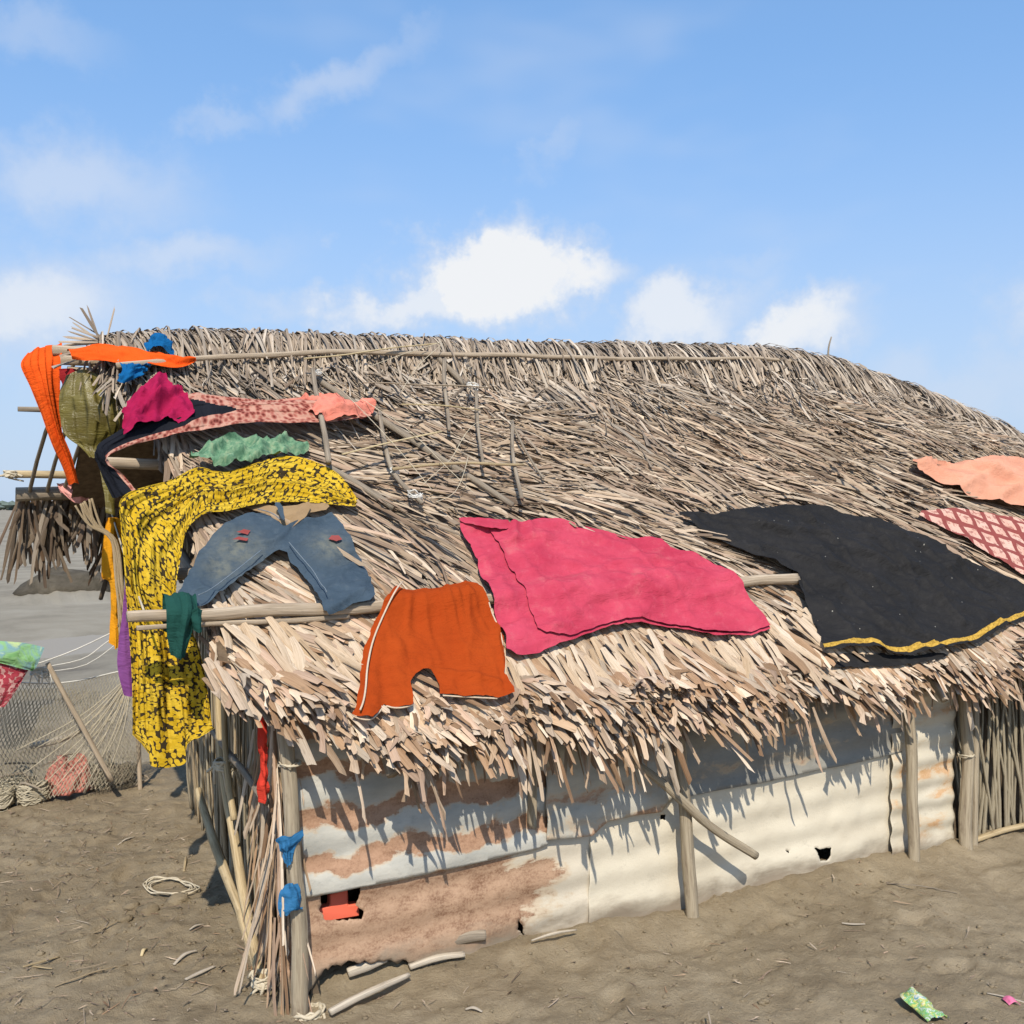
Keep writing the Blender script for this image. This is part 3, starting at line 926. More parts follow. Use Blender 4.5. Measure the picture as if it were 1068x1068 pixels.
# back slope and its hanging eave
n = 3000
t = rng.uniform(-.40, 6.4, n); x = rng.uniform(0, 1, n)
yb = NR + (NB - NR) * x
zb = zr(t) + (ZB - zr(t)) * x
BD = np.array([0, NB - NR, ZB - 2.45]); BD = BD / np.linalg.norm(BD); BN = np.array([0, -BD[2], BD[1]])
phi = rng.normal(0, .4, n)
D = np.cos(phi)[:, None] * BD[None] + np.sin(phi)[:, None] * np.array([1, 0, 0])[None]
parts.append(blades(np.stack([t, yb, zb + .01], 1), D, np.repeat(BN[None], n, 0), rng.uniform(.25, .45, n), rng.uniform(.015, .035, n), rng.uniform(-.02, .01, n),
                    rng.uniform(0, .05, n), rng.normal(0, .4, n), rng.normal(0, .04, n), np.zeros(n), palette(np.full(n, .6)), seg=3))
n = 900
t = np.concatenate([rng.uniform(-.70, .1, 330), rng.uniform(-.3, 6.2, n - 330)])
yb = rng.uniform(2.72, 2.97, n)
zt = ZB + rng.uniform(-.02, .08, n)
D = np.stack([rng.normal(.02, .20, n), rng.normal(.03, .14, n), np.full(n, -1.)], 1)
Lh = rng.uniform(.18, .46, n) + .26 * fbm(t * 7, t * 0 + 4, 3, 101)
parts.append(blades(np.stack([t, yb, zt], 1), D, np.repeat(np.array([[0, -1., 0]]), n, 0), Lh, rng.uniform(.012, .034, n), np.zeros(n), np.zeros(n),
                    rng.normal(0, .5, n), rng.normal(0, .03, n), np.zeros(n), palette(np.full(n, .35)) * .42, seg=3))  # hanging leaves coloured much darker to stand in for shade under the back eave

# ------------------------------------------------------------------ the hut
hut = empty('thatched_hut', (0, 0, 0))
tag(hut, 'low hut with palm leaf thatch roof and rusty corrugated metal wall', 'hut')

# roof body: packed thatch under the leaves, both slopes
rv = []; rf = []
ts = np.linspace(-.62, 7.38, 90)
for top in (0, 1):
    dz = (-.05, -.14)[top]
    for tt in ts:
        for k in range(9):
            x = k / 8
            nloc = float(ne(tt)) + .11 + (NR - float(ne(tt)) - .11) * x
            tx = max(tt, float(verge(nloc)))
            rv.append((tx, nloc, float(roof(tx, nloc)) + dz))
m = 9; q = len(ts); half = m * q
for top in (0, 1):
    for i in range(q - 1):
        for k in range(m - 1):
            a = top * half + i * m + k
            rf.append((a, a + 1, a + m + 1, a + m) if top else (a, a + m, a + m + 1, a + 1))
for i in range(q - 1):
    a = i * m
    rf.append((a, half + a, half + a + m, a + m))
bk = len(rv)
for top in (0, 1):
    for tt in ts:
        for k in range(7):
            x = k / 6
            tx = max(tt, -.45 + .25 * x * 0)
            tx = min(tx, 6.6 + .7 * (1 - x))
            rv.append((tx, NR + (NB - NR) * x, float(zr(tx)) + (ZB - float(zr(tx))) * x - (.03, .08)[top]))
m2 = 7; h2 = m2 * q
for top in (0, 1):
    for i in range(q - 1):
        for k in range(m2 - 1):
            a = bk + top * h2 + i * m2 + k
            rf.append((a, a + 1, a + m2 + 1, a + m2) if top else (a, a + m2, a + m2 + 1, a + 1))
roof_o = obj('roof', make_mesh('roof', rv, rf, smooth=False), M_DARKTHATCH, hut)
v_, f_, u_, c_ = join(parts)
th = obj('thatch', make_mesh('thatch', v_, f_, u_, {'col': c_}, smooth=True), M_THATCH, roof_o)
th['kind'] = 'stuff'

# the large leaf strips one can pick out along the front eave: each its own piece
leafmeshes = []
for k in range(12):
    Lk = rng.uniform(.16, .28); Wk = rng.uniform(.024, .044)
    v, f, u, c = blades(np.zeros((1, 3)), np.array([[0, -1., 0]]), np.array([[0, 0, 1.]]), np.array([Lk]), np.array([Wk]), np.zeros(1),
                        np.zeros(1), np.array([rng.normal(0, .35)]), np.array([rng.normal(0, .03)]), np.array([rng.uniform(0, .05)]),
                        np.ones((1, 3)), seg=5, arch=np.array([rng.uniform(0, .018)]))
    me = make_mesh('thatch_leaf', v, f, u)
    me.materials.append(M_LEAF)
    leafmeshes.append(me)
bx = Vector((1, 0, 0)); byv = Vector((0, NR - NE, 2.45 - ZE)).normalized()
for k in range(300):
    tt = -.26 + 3.75 * (k + rng.uniform(-.4, .4)) / 300
    nl = float(ne(tt)) + rng.uniform(.15, .28)
    ph = .18 + .35 * float(fbm(np.array([tt * 2.7]), np.array([3.0]), 3, 71)[0]) + rng.normal(0, .15)
    ph = abs(ph) + .15 if tt < .25 else ph
    rot = Matrix((bx, byv, RN)).transposed() @ Matrix.Rotation(ph, 3, 'Z') @ Matrix.Rotation(rng.uniform(-.02, .16), 3, 'X') @ Matrix.Rotation(rng.normal(0, .3), 3, 'Y')
    cov_ = any(bool(in_poly(np.array([tt]), np.array([nl]), pl)[0]) for pl in (O_BLACK, O_SHORTS, O_PINK))
    hh = rng.uniform(-.02, .0) if cov_ else rng.uniform(.0, .03)
    p = Vector((tt, nl, float(roof(tt, nl)))) + RN * hh
    o = obj('thatch_leaf', leafmeshes[k % 12], None, roof_o)
    o.matrix_local = Matrix.Translation(p) @ rot.to_4x4()


def pole(name, pts, rad, mat, parent=hut, wob=.006, sides=9, sub=8, seed=None, flat=1.0):
    return MB().tube(pts, rad, sides, wob, sub, flat, seed=seed if seed is not None else rng.uniform(0, 90)).build(name, mat, parent)


def rz(t, n, o=0.0): return (t, n - o * .675, float(roof(t, n)) + o * .737)


pole('eave_pole', [rz(-.53, .095, .055), rz(.0, .088, .038), rz(.6, .09, .030), rz(1.34, .095, .030), rz(1.9, .09, .032), rz(2.26, .088, .05)], [.018, .023, .020, .020, .022, .024], M_POLE, wob=.016)
pole('eave_pole', [rz(-.50, .075, .03), rz(-.2, .07, .02), rz(.2, .07, .015)], [.008, .010], M_POLE)
pole('ridge_pole', [rz(-.42, 1.12, .075), rz(.307, 1.167, .085), rz(.9, 1.197, .085), rz(1.61, 1.205, .085), rz(2.3, 1.20, .085), rz(3.16, 1.222, .08), rz(3.87, 1.262, .07)], [.012, .012, .010, .009], M_POLE, wob=.010, sub=10)
for k, (yy, zz) in enumerate(((1.30, 2.305), (1.27, 2.262), (1.28, 2.218))):
    pole('ridge_beam', [(-.645 + .03 * k, yy, zz), (0, yy, zz + .01), (1.2, yy, zz + .02)], .021, M_POLE, wob=.004, sub=4)
# purlins and wall plates whose ends stick out at the left gable
pole('wall_plate', [(-.72, 2.72, 1.722), (1, 2.72, 1.75), (6, 2.72, 1.75)], .038, M_GREYSTICK, wob=.01)
pole('wall_plate', [(-.76, 2.62, 1.825), (1, 2.62, 1.85), (3, 2.62, 1.85)], .021, M_BAMBOO, wob=.006)
pole('purlin', [(-.74, 2.0, 2.114), (.5, 2.0, 2.12), (3, 2.0, 2.16)], [.012, .026, .026], M_GREYSTICK)
pole('purlin', [(-.49, .9, 1.83), (.3, .9, 1.82), (3, .9, 1.82)], .022, M_POLE)
pole('purlin', [(-.40, .45, 1.42), (.3, .45, 1.42), (3, .45, 1.44)], .022, M_GREYSTICK)
pole('tie_beam', [(-.12, -.1, 1.06), (-.1, 1.4, 1.42), (-.08, 2.8, 1.72)], .03, M_GREYSTICK)
for k in range(11):
    tt = -.66 + .085 * k
    pole('rafter', [(tt + .12, NR + .02, 2.30), (tt + .05, 2.1, 2.02), (tt, NB - .02, ZB - .01)], [.009, .011], M_GREYSTICK, wob=.004, sides=6, sub=3)
for tt in (.25, 1.1, 2.0, 2.9, 3.8, 4.7):
    pole('rafter', [(tt, -.22, ZE - .16), (tt, .6, float(roof(tt, .6)) - .17), (tt, NR, float(zr(tt)) - .17)], .022, M_GREYSTICK, sides=6, sub=3)
pole('wall_plate', [(-.15, .02, 1.06), (1.5, .04, 1.04), (3.3, .04, 1.02), (5.2, .04, 1.02)], .03, M_GREYSTICK, wob=.01)

# ---- corrugated sheets of the front wall
def resample(poly, step, closed=True, smooth=2):
    p = [np.array(q, float) for q in poly]
    for _ in range(smooth):
        q = []
        n = len(p)
        for i in range(n if closed else n - 1):
            a, b = p[i], p[(i + 1) % n]
            q += [a * .75 + b * .25, a * .25 + b * .75]
        if not closed:
            q = [p[0]] + q + [p[-1]]
        p = q
    out = []
    n = len(p)
    for i in range(n if closed else n - 1):
        a, b = p[i], p[(i + 1) % n]
        k = max(1, int(round(np.linalg.norm(b - a) / step)))
        for j in range(k):
            out.append(a + (b - a) * j / k)
    # drop points that crowd together
    res = [out[0]]
    for q in out[1:]:
        if np.linalg.norm(q - res[-1]) > step * .55: res.append(q)
    return np.array(res)


def seg_dist(P, poly, closed=True):
    d = np.full(len(P), 1e9)
    n = len(poly)
    for i in range(n if closed else n - 1):
        a = poly[i]; b = poly[(i + 1) % n]; ab = b - a
        t_ = np.clip(((P - a) @ ab) / max(ab @ ab, 1e-12), 0, 1)
        d = np.minimum(d, np.linalg.norm(P - a - t_[:, None] * ab, axis=1))
    return d


def corrugated(name, x0, x1, ztop, zbot, yoff, mat, pitch=.13, amp=.011, cut=None, holes=(), tilt=0.0, step=.0125, seed=0, bow=0.0):
    xs = np.arange(x0, x1 + 1e-6, step)
    bot = [(xx, zbot(xx)) for xx in np.arange(x0, x1, step * .6)] + [(x1, zbot(x1))]
    top = [(xx, ztop(xx)) for xx in np.arange(x0, x1, step * 2)] + [(x1, ztop(x1))]
    zs = lambda xx: [(xx, z) for z in np.arange(zbot(xx) + step, ztop(xx) - step * .5, step)]
    loop = bot + zs(x1) + top[::-1] + zs(x0)[::-1]
    hl = []
    for h in holes:
        q = resample(h, .006, True, 0)
        q = q + np.stack([fbm(q[:, 0] * 70, q[:, 1] * 70, 2, 501), fbm(q[:, 0] * 70, q[:, 1] * 70, 2, 541)], 1) * .006
        hl.append(q)
    X, Z = np.meshgrid(xs, np.arange(min(p[1] for p in bot), max(p[1] for p in top), step))
    X = X + (np.arange(X.shape[0]) % 2)[:, None] * step * .5
    P = np.stack([X.ravel(), Z.ravel()], 1)
    P = P[in_poly(P[:, 0], P[:, 1], loop)]
    P = P[seg_dist(P, np.array(loop)) > step * .5]
    for q in hl:
        P = P[seg_dist(P, q) > step * .4]
    pts = list(loop); eds = [(i, (i + 1) % len(loop)) for i in range(len(loop))]
    for q in hl:
        b0 = len(pts); pts += [tuple(v) for v in q]; eds += [(b0 + i, b0 + (i + 1) % len(q)) for i in range(len(q))]
    pts += [tuple(v) for v in P]
    r = geometry.delaunay_2d_cdt([Vector(v) for v in pts], eds, [], 1, 1e-6)
    vc = np.array([(v.x, v.y) for v in r[0]]); tri = np.array([tuple(f) for f in r[2] if len(f) == 3])
    cen = vc[tri].mean(1)
    ok_ = in_poly(cen[:, 0], cen[:, 1], loop)
    for q in hl:
        ok_ &= ~in_poly(cen[:, 0], cen[:, 1], [tuple(v) for v in q])
    tri = tri[ok_]
    zb_ = np.array([zbot(v) for v in vc[:, 0]]); zt_ = np.array([ztop(v) for v in vc[:, 0]])
    s01 = np.clip((vc[:, 1] - zb_) / (zt_ - zb_), 0, 1)
    yv = yoff + amp * np.sin(2 * math.pi * (vc[:, 1] - tilt * (vc[:, 0] - x0)) / pitch + seed) + .016 * fbm(vc[:, 0] * 2.1, vc[:, 1] * 2.6, 2, 600 + seed) \
        + .006 * fbm(vc[:, 0] * 9, vc[:, 1] * 9, 2, 640 + seed) - bow * (1 - s01) ** 2
    V = np.stack([vc[:, 0], yv, vc[:, 1]], 1); F = tri
    o = obj(name, make_mesh(name, V, F), mat, hut)
    sol = o.modifiers.new('thickness', 'SOLIDIFY'); sol.thickness = .0025
    return o


def ragged(f, amp, sc, seed):
    return lambda x: f(x) + amp * (float(mnoise.noise(Vector((x * sc, seed, .3)))) + .6 * float(mnoise.noise(Vector((x * sc * 3.1, seed, 2.3)))))


ip = lambda pts: (lambda x: float(np.interp(x, [p[0] for p in pts], [p[1] for p in pts])))
ZA, ZA2 = (.52, .53, .48), (.66, .65, .58)
SHA = sheet_mat('rust_banded_sheet', (.35, .355, .325), (.60, .575, .50), (.24, .13, .075), (.40, .24, .15), .73, .24, None, 1.3, .145)
SHB = sheet_mat('rust_eaten_sheet', (.56, .50, .39), (.66, .59, .47), (.20, .105, .06), (.41, .265, .17), .70, .04, (.45, 1.4, .80), 4.1)
SHC = sheet_mat('torn_sheet', (.34, .33, .285), (.54, .51, .43), (.30, .18, .11), (.44, .28, .18), .78, .06, None, 7.7)
SHD = sheet_mat('cream_dusty_sheet', (.56, .50, .385), (.67, .61, .48), (.40, .25, .15), (.56, .38, .24), .97, .02, (.9, 1.5, .35), 2.9)
SHE = sheet_mat('dull_shaded_zinc_sheet', (.19, .185, .165), (.32, .305, .26), (.24, .15, .10), (.36, .24, .16), .86, .05, None, 9.2)  # dull zinc, darkened further so its colour carries the eave's shade
SHF = sheet_mat('stained_sheet', (.52, .47, .36), (.64, .58, .46), (.46, .27, .12), (.56, .36, .2), .80, .03, None, 5.5)
s = corrugated('corrugated_sheet', -.02, .95, lambda x: 1.03, ip([(-.02, .355), (.3, .362), (.6, .369), (.9, .384), (.95, .392)]), -.012, SHA, .145, .006, tilt=.02, bow=.006)
s['label'] = 'rust banded upper sheet'
bb = ip([(-.02, -.06), (.024, -.003), (.07, .071), (.097, .099), (.182, .110), (.393, .068), (.44, .045), (.485, .03), (.598, .032), (.667, -.026), (.855, -.035), (1.043, -.023), (1.25, -.06)])
s = corrugated('corrugated_sheet', -.06, 1.25, lambda x: .42, ragged(bb, .018, 26, 3), .004, SHB, .13, .005, tilt=.02,
               holes=([(.075, .43), (.081, .30), (.10, .262), (.16, .255), (.225, .247), (.235, .27), (.206, .294), (.222, .33), (.213, .43)],
                      [(.84, .13), (.87, .06), (.885, .02), (.875, .02), (.862, .06), (.835, .09)], [(.46, .39), (.49, .375), (.5, .39)]))
s['label'] = 'rust eaten lower sheet with a torn hole'
s = corrugated('corrugated_sheet', .937, 1.52, lambda x: .95, ip([(.937, .417), (1.138, .401), (1.217, .441), (1.353, .448), (1.47, .443), (1.52, .50)]), -.026, SHC, .13, .005, tilt=.02, bow=.014)
s['label'] = 'torn overlapping sheet with a curled lower edge'
s = corrugated('corrugated_sheet', 1.15, 2.83, ip([(1.1, .47), (1.5, .49), (2.83, .585)]), ragged(lambda x: -.07, .015, 5, 8), -.004, SHD, .125, .004, tilt=.03,
               holes=([(2.315, .162), (2.35, .15), (2.41, .147), (2.412, .112), (2.385, .09), (2.345, .1)], [(1.49, .42), (1.515, .42), (1.51, .395), (1.49, .40)], [(2.16, .17), (2.175, .17), (2.175, .155)]))
s['label'] = 'cream dusty lower sheet'
s = corrugated('corrugated_sheet', 1.45, 2.84, lambda x: .98, ip([(1.45, .48), (1.54, .482), (2.05, .492), (2.78, .52), (2.84, .525)]), -.022, SHE, .125, .005, tilt=.03)
s['label'] = 'dull grey upper sheet'
s = corrugated('corrugated_sheet', 2.775, 3.20, lambda x: .98, ragged(lambda x: -.08, .02, 6, 5), -.03, SHF, .10, .006)
s['label'] = 'sheet with an orange rust stain'

# ---- posts
pole('post', [(-.075, -.07, 1.13), (-.035, -.075, .55), (.004, -.06, -.12)], [.024, .026, .029], M_POST, wob=.014, sides=12, sub=12)
pole('post', [(1.52, -.07, .95), (1.555, -.075, .4), (1.595, -.075, -.12)], [.023, .025, .028], M_POST, wob=.016, sides=12, sub=12)
pole('post', [(2.815, -.08, .95), (2.845, -.085, .3), (2.865, -.085, -.14)], [.023, .025, .027], M_POST, wob=.014, sides=12, sub=12)
pole('post', [(3.215, -.08, .95), (3.218, -.085, .3), (3.215, -.085, -.14)], [.027, .028, .031], M_POST, wob=.012, sides=12, sub=12)
pole('post', [(3.30, -.07, .95), (3.292, -.075, .3), (3.285, -.075, -.1)], [.016, .018], M_POST, wob=.010, sides=10, sub=12)
pole('batten', [(.885, -.045, .95), (.878, -.045, .7), (.87, -.045, .475)], [.030, .032], M_POST, wob=.008, sides=10, sub=8, flat=.35)
pole('brace', [(1.27, -.07, .70), (1.55, -.125, .46), (1.85, -.14, .235)], [.015, .019, .017], M_POST, wob=.018, sides=10, sub=8)
for (tt, hh) in ((4.4, 1), (5.4, 1), (6.3, 1)):
    pole('post', [(tt, float(ne(tt)) + .26, 1.0), (tt, float(ne(tt)) + .26, -.1)], .03, M_POST, wob=.008)

# ---- reed wall right of the sheets: every stick its own piece
rw = MB().add([(3.3, .06, -.05), (5.3, .06, -.05), (5.3, .06, 1.0), (3.3, .06, 1.0), (3.3, .09, -.05), (5.3, .09, -.05), (5.3, .09, 1.0), (3.3, .09, 1.0)],
              [(0, 1, 2, 3), (5, 4, 7, 6), (0, 4, 5, 1), (3, 2, 6, 7), (0, 3, 7, 4), (1, 5, 6, 2)], [(0, 0)] * 8).build('reed_wall', M_PANEL, hut, smooth=False)
for k in range(120):
    x0 = 3.28 + 2.0 * (k + rng.uniform(-.4, .4)) / 120
    sl = rng.choice([.28, .2, .05, -.02, -.12, -.06], p=[.1, .1, .3, .2, .15, .15]) * rng.uniform(.5, 1.4)
    y_ = rng.uniform(.0, .045)
    MB().tube([(x0 - sl * .5, y_, rng.uniform(.85, .98)), (x0, y_ - .006, .45), (x0 + sl * .55, y_, rng.uniform(-.06, -.01))],
              [rng.uniform(.004, .007), rng.uniform(.007, .012)], 6, .008, 4, seed=k).build('reed', M_REEDGREY, rw)
pole('batten', [(3.25, -.06, .05), (3.6, -.05, .065), (4.3, -.04, .06)], [.019, .021], M_BAMBOO, rw, sub=6, flat=.6)
pole('batten', [(3.30, -.04, .74), (4.3, -.03, .73)], [.015, .016], M_GREYSTICK, rw, sub=4)

# ---- gable wall of reeds on the left
gxy = lambda y: .0 + .07 * y
gw = MB().add([(gxy(0) + .05, 0.02, -.05), (gxy(2.7) + .05, 2.7, -.05), (gxy(2.7) + .05, 2.7, 1.55), (gxy(0) + .05, .02, .98),
               (gxy(0) + .08, 0.02, -.05), (gxy(2.7) + .08, 2.7, -.05), (gxy(2.7) + .08, 2.7, 1.55), (gxy(0) + .08, .02, .98)],
              [(0, 1, 2, 3), (5, 4, 7, 6), (0, 4, 5, 1), (3, 2, 6, 7), (0, 3, 7, 4), (1, 5, 6, 2)], [(0, 0)] * 8).build('gable_wall', M_PANEL, hut, smooth=False)
for k in range(210):
    y0 = .0 + 2.65 * (k / 210) ** 1.15 + rng.uniform(-.015, .015)
    x0 = gxy(y0) + rng.uniform(-.035, .04)
    zt = 1.0 + .2 * y0 + rng.uniform(-.10, .10)
    zb_ = rng.uniform(-.03, .06) if rng.uniform() < .8 else rng.uniform(.1, .4)
    lean = rng.normal(0, .05)
    MB().tube([(x0 - .02, y0 + lean, zt), (x0 - .01 + rng.normal(0, .012), y0 + lean * .3, .5), (x0, y0 - lean * .6, zb_)],
              [rng.uniform(.004, .008), rng.uniform(.007, .013)], 6, .012, 4, seed=k + 300, flat=rng.uniform(.4, 1)).build('reed', M_REED if k % 3 else M_REEDGREY, gw)
# loose golden straw poking out near the corner
ns = 130
yy = np.abs(rng.normal(0, .26, ns)); P0 = np.stack([gxy(yy) - rng.uniform(.01, .08, ns), yy - .02, rng.uniform(.25, 1.05, ns)], 1)
D = np.stack([rng.normal(-.03, .09, ns), rng.normal(-.05, .12, ns), np.full(ns, -1.)], 1)
v, f, u, c = blades(P0, D, np.repeat(np.array([[-.7, -.7, 0]]), ns, 0), rng.uniform(.2, .6, ns), rng.uniform(.005, .016, ns), np.zeros(ns), np.zeros(ns),
                    rng.normal(0, .6, ns), rng.normal(0, .04, ns), np.zeros(ns), palette(np.zeros(ns)) * .95)
st = obj('straw', make_mesh('straw', v, f, u, {'col': c}), M_THATCH, gw); st['kind'] = 'stuff'
pole('gable_rail', [(-.05, 1.32, .40), (-.06, 1.18, .355), (-.07, .87, .27), (-.08, .511, .185), (-.08, .305, .09), (-.07, .16, .02)], [.016, .019, .018, .016], M_BAMBOO, gw, wob=.008)
pole('gable_rail', [(-.07, .866, .994), (-.075, .736, .636), (-.085, .412, .288), (-.08, .15, .03)], [.014, .019, .017], M_BAMBOO, gw, wob=.008)
pole('gable_rail', [(-.10, .62, 1.0), (-.10, .60, .74), (-.09, .5, .5)], [.010, .013], M_BAMBOO, gw, wob=.006)
pole('gable_rail', [(-.05, 2.6, .9), (-.07, 1.2, .76), (-.09, .05, .68)], [.012, .013], M_GREYSTICK, gw, wob=.006)


def twist(name, c, r, n, mat, parent, hang=.0, sq=(1, 1, 1), rad=.0035, seed=0):
    """a knot or coil of cord: loops wound around a centre with loose ends"""
    mb = MB(); rr = np.random.default_rng(seed)
    for k in range(n):
        a0 = rr.uniform(0, 6.28); tl = rr.uniform(-.5, .5); ti = rr.uniform(-.5, .5)
        pts = []
        for j in range(12):
            a = a0 + j * .62
            q = r * (.75 + .35 * rr.uniform())
            pts.append((c[0] + sq[0] * q * math.cos(a), c[1] + sq[1] * q * math.sin(a), c[2] + sq[2] * (tl * q * math.cos(a) + ti * q * math.sin(a)) + rr.normal(0, r * .12)))
        if hang:
            e = pts[-1]
            pts.append((e[0] + rr.normal(0, .03), e[1] + rr.normal(0, .03), e[2] - hang * rr.uniform(.3, 1)))
        mb.tube(pts, rad * rr.uniform(.6, 1.4), 5, 0, 2)
    return mb.build(name, mat, parent)


twist('twine_lashing', (-.095, .62, .68), .04, 9, M_TWINE, gw, .14, (1, 1, 1.2), .005, 3)
twist('twine_lashing', (-.08, .14, .05), .032, 12, M_TWINE, gw, .09, (1, 1, 1.2), .005, 4)
twist('twine_lashing', (.02, -.06, -.0), .045, 8, M_TWINE, hut, .03, (1.1, 1, .5), .005, 5)
twist('twine_lashing', (-.74, 2.62, 1.825), .03, 7, M_TWINE, hut, .02, (1, .9, 1), .005, 6)
twist('twine_lashing', (-.046, -.075, .83), .036, 3, M_TWINE, hut, 0, (1, 1, .15), .003, 7)
twist('twine_lashing', (3.216, -.085, .48), .040, 3, M_TWINE, hut, 0, (1, 1, .15), .003, 8)

# ---- back and end walls
bw = MB()
bw.add([(.19, 2.68, -.65), (6.2, 2.68, -.65), (6.2, 2.68, 1.75), (.19, 2.68, 1.75), (.19, 2.72, -.65), (6.2, 2.72, -.65), (6.2, 2.72, 1.75), (.19, 2.72, 1.75)],
       [(0, 1, 2, 3), (5, 4, 7, 6), (0, 4, 5, 1), (3, 2, 6, 7), (0, 3, 7, 4), (1, 5, 6, 2)], [(0, 0)] * 8)
bw.build('back_wall', M_PANEL, hut, smooth=False)
ew = MB()
pe = [(5.3, .075), (5.9, .16), (6.5, .5), (6.75, 1.1), (6.7, 1.9), (6.2, 2.7)]
ev = [(a, b, z) for a, b in pe for z in (-.65, 1.0)]
ew.add(ev, [(2 * i, 2 * i + 2, 2 * i + 3, 2 * i + 1) for i in range(len(pe) - 1)], [(0, 0)] * len(ev))
eo = ew.build('end_wall', M_PANEL, hut, smooth=False)
sol = eo.modifiers.new('thickness', 'SOLIDIFY'); sol.thickness = .03


# ------------------------------------------------------------------ clothes
SL = 1.36


def ridge(a): return 1 - np.abs(a)


def roof_cloth(name, outline, mat, label, cat, off=.04, amp=.012, ang=0.3, fx=5., fy=16., res=.012, hem=None, seed=0, parent=None, fade=None, puff=0.0, thick=.0025, smooth=2, folds=()):
    poly = resample([(a, b * SL) for a, b in outline], res, True, smooth)
    poly = poly + np.stack([fbm(poly[:, 0] * 30, poly[:, 1] * 30, 2, 401 + seed), fbm(poly[:, 0] * 30, poly[:, 1] * 30, 2, 441 + seed)], 1) * .006
    lo = poly.min(0); hi = poly.max(0)
    gx = np.arange(lo[0], hi[0], res); gy = np.arange(lo[1], hi[1], res * .87)
    X, Y = np.meshgrid(gx, gy); X = X + (np.arange(len(gy)) % 2)[:, None] * res * .5
    Pn = np.stack([X.ravel(), Y.ravel()], 1)
    Pn = Pn[in_poly(Pn[:, 0], Pn[:, 1], [tuple(q) for q in poly])]
    Pn = Pn[seg_dist(Pn, poly) > res * .55]
    allp = np.concatenate([poly, Pn])
    nb = len(poly)
    r = geometry.delaunay_2d_cdt([Vector(q) for q in allp], [(i, (i + 1) % nb) for i in range(nb)], [], 1, 1e-6)
    vc = np.array([(q.x, q.y) for q in r[0]]); faces = [tuple(f) for f in r[2]]
    t_, n_ = vc[:, 0], vc[:, 1] / SL
    de = seg_dist(vc, poly)
    ca, sa = math.cos(ang), math.sin(ang)
    uu = vc[:, 0] * ca + vc[:, 1] * sa; vv = -vc[:, 0] * sa + vc[:, 1] * ca
    wr = fbm(uu * fx, vv * fy, 3, 200 + seed)
    wr2 = ridge(fbm(uu * fx * .6 + 5, vv * fy * .7, 2, 230 + seed)) ** 5
    sag = fbm(vc[:, 0] * 4, vc[:, 1] * 4, 2, 260 + seed)
    wr3 = ridge(fbm(uu * fx * 1.9 + 15, vv * fy * 1.7, 3, 240 + seed)) ** 7
    h = off + amp * (1.2 * wr + 1.4 * wr2 + .35 * wr3) + .014 * sag + puff * sm(de, 0, .10)
    for (a, b, wd, ht) in folds:     # raised creases running from a to b
        fa = np.array([a[0], a[1] * SL]); fb = np.array([b[0], b[1] * SL])
        ds = seg_dist(vc, np.array([fa, fb]), False)
        h = h + ht * np.exp(-(ds / wd) ** 2)
    h = h + np.where(t_ < 2.28, .045 * np.exp(-((n_ - .09) / .05) ** 2), 0)
    h = np.maximum(h - .017, .012)
    z = roof(t_, n_)
    co = np.stack([t_, n_, z], 1) + RNa[None] * h[:, None]
    at = {'edge': de}
    at['hem'] = seg_dist(vc, np.array([(a, b * SL) for a, b in hem]), False) if hem else np.full(len(vc), 9.)
    if fade: at['fade'] = np.max([np.exp(-(((t_ - a) / ra) ** 2 + ((n_ - b) / rb) ** 2)) for a, b, ra, rb in fade], 0)
    me = make_mesh(name, co, faces, vc, at)
    me.flip_normals() if me.polygons[0].normal.z < 0 else None
    o = obj(name, me, mat, parent)
    if label: tag(o, label, cat)
    return o


def surf(t, n, h):
    return Vector((t, n, float(roof(t, n)))) + RN * h


def row_cloth(name, rows, mat, label, cat, nu=40, nv=60, amp=.008, fu=6., fv=2., seed=0, parent=None, thick=.0025, hemf=None):
    """rows: cross-lines of the cloth from one end to the other; each a list of 3D points"""
    lines = [catmull([Vector(p) for p in r_], 12) for r_ in rows]
    lines = [[l[int(round(j * (len(l) - 1) / nu))] for j in range(nu + 1)] for l in lines]
    cols = []
    for j in range(nu + 1):
        c = catmull([l[j] for l in lines], 16)
        cols.append([c[int(round(i * (len(c) - 1) / nv))] for i in range(nv + 1)])
    A = np.array([[tuple(cols[j][i]) for j in range(nu + 1)] for i in range(nv + 1)])
    du = np.gradient(A, axis=1); dv = np.gradient(A, axis=0)
    N_ = np.cross(du, dv); N_ /= np.maximum(np.linalg.norm(N_, axis=2, keepdims=True), 1e-9)
    U = np.linspace(0, 1, nu + 1)[None, :].repeat(nv + 1, 0); V_ = np.linspace(0, 1, nv + 1)[:, None].repeat(nu + 1, 1)
    wr = fbm(U * fu, V_ * fv, 3, 300 + seed) + .6 * (ridge(fbm(U * fu * .8 + 3, V_ * fv * .8, 2, 330 + seed)) ** 4)
    A = A + N_ * (amp * wr)[:, :, None]
    lu = np.linalg.norm(np.diff(A, axis=1), axis=2).sum(1).mean(); lv = np.concatenate([[0], np.cumsum(np.linalg.norm(np.diff(A, axis=0), axis=2).mean(1))])
    uv = np.stack([U * lu, lv[:, None].repeat(nu + 1, 1)], -1).reshape(-1, 2)
    ix = np.arange((nu + 1) * (nv + 1)).reshape(nv + 1, nu + 1)
    F = np.stack([ix[:-1, :-1], ix[:-1, 1:], ix[1:, 1:], ix[1:, :-1]], -1).reshape(-1, 4)
    hem = hemf(U, V_).reshape(-1) if hemf is not None else np.full(U.size, 9.)
    o = obj(name, make_mesh(name, A.reshape(-1, 3), F, uv, {'hem': hem}), mat, parent)
    if label: tag(o, label, cat)
    return o


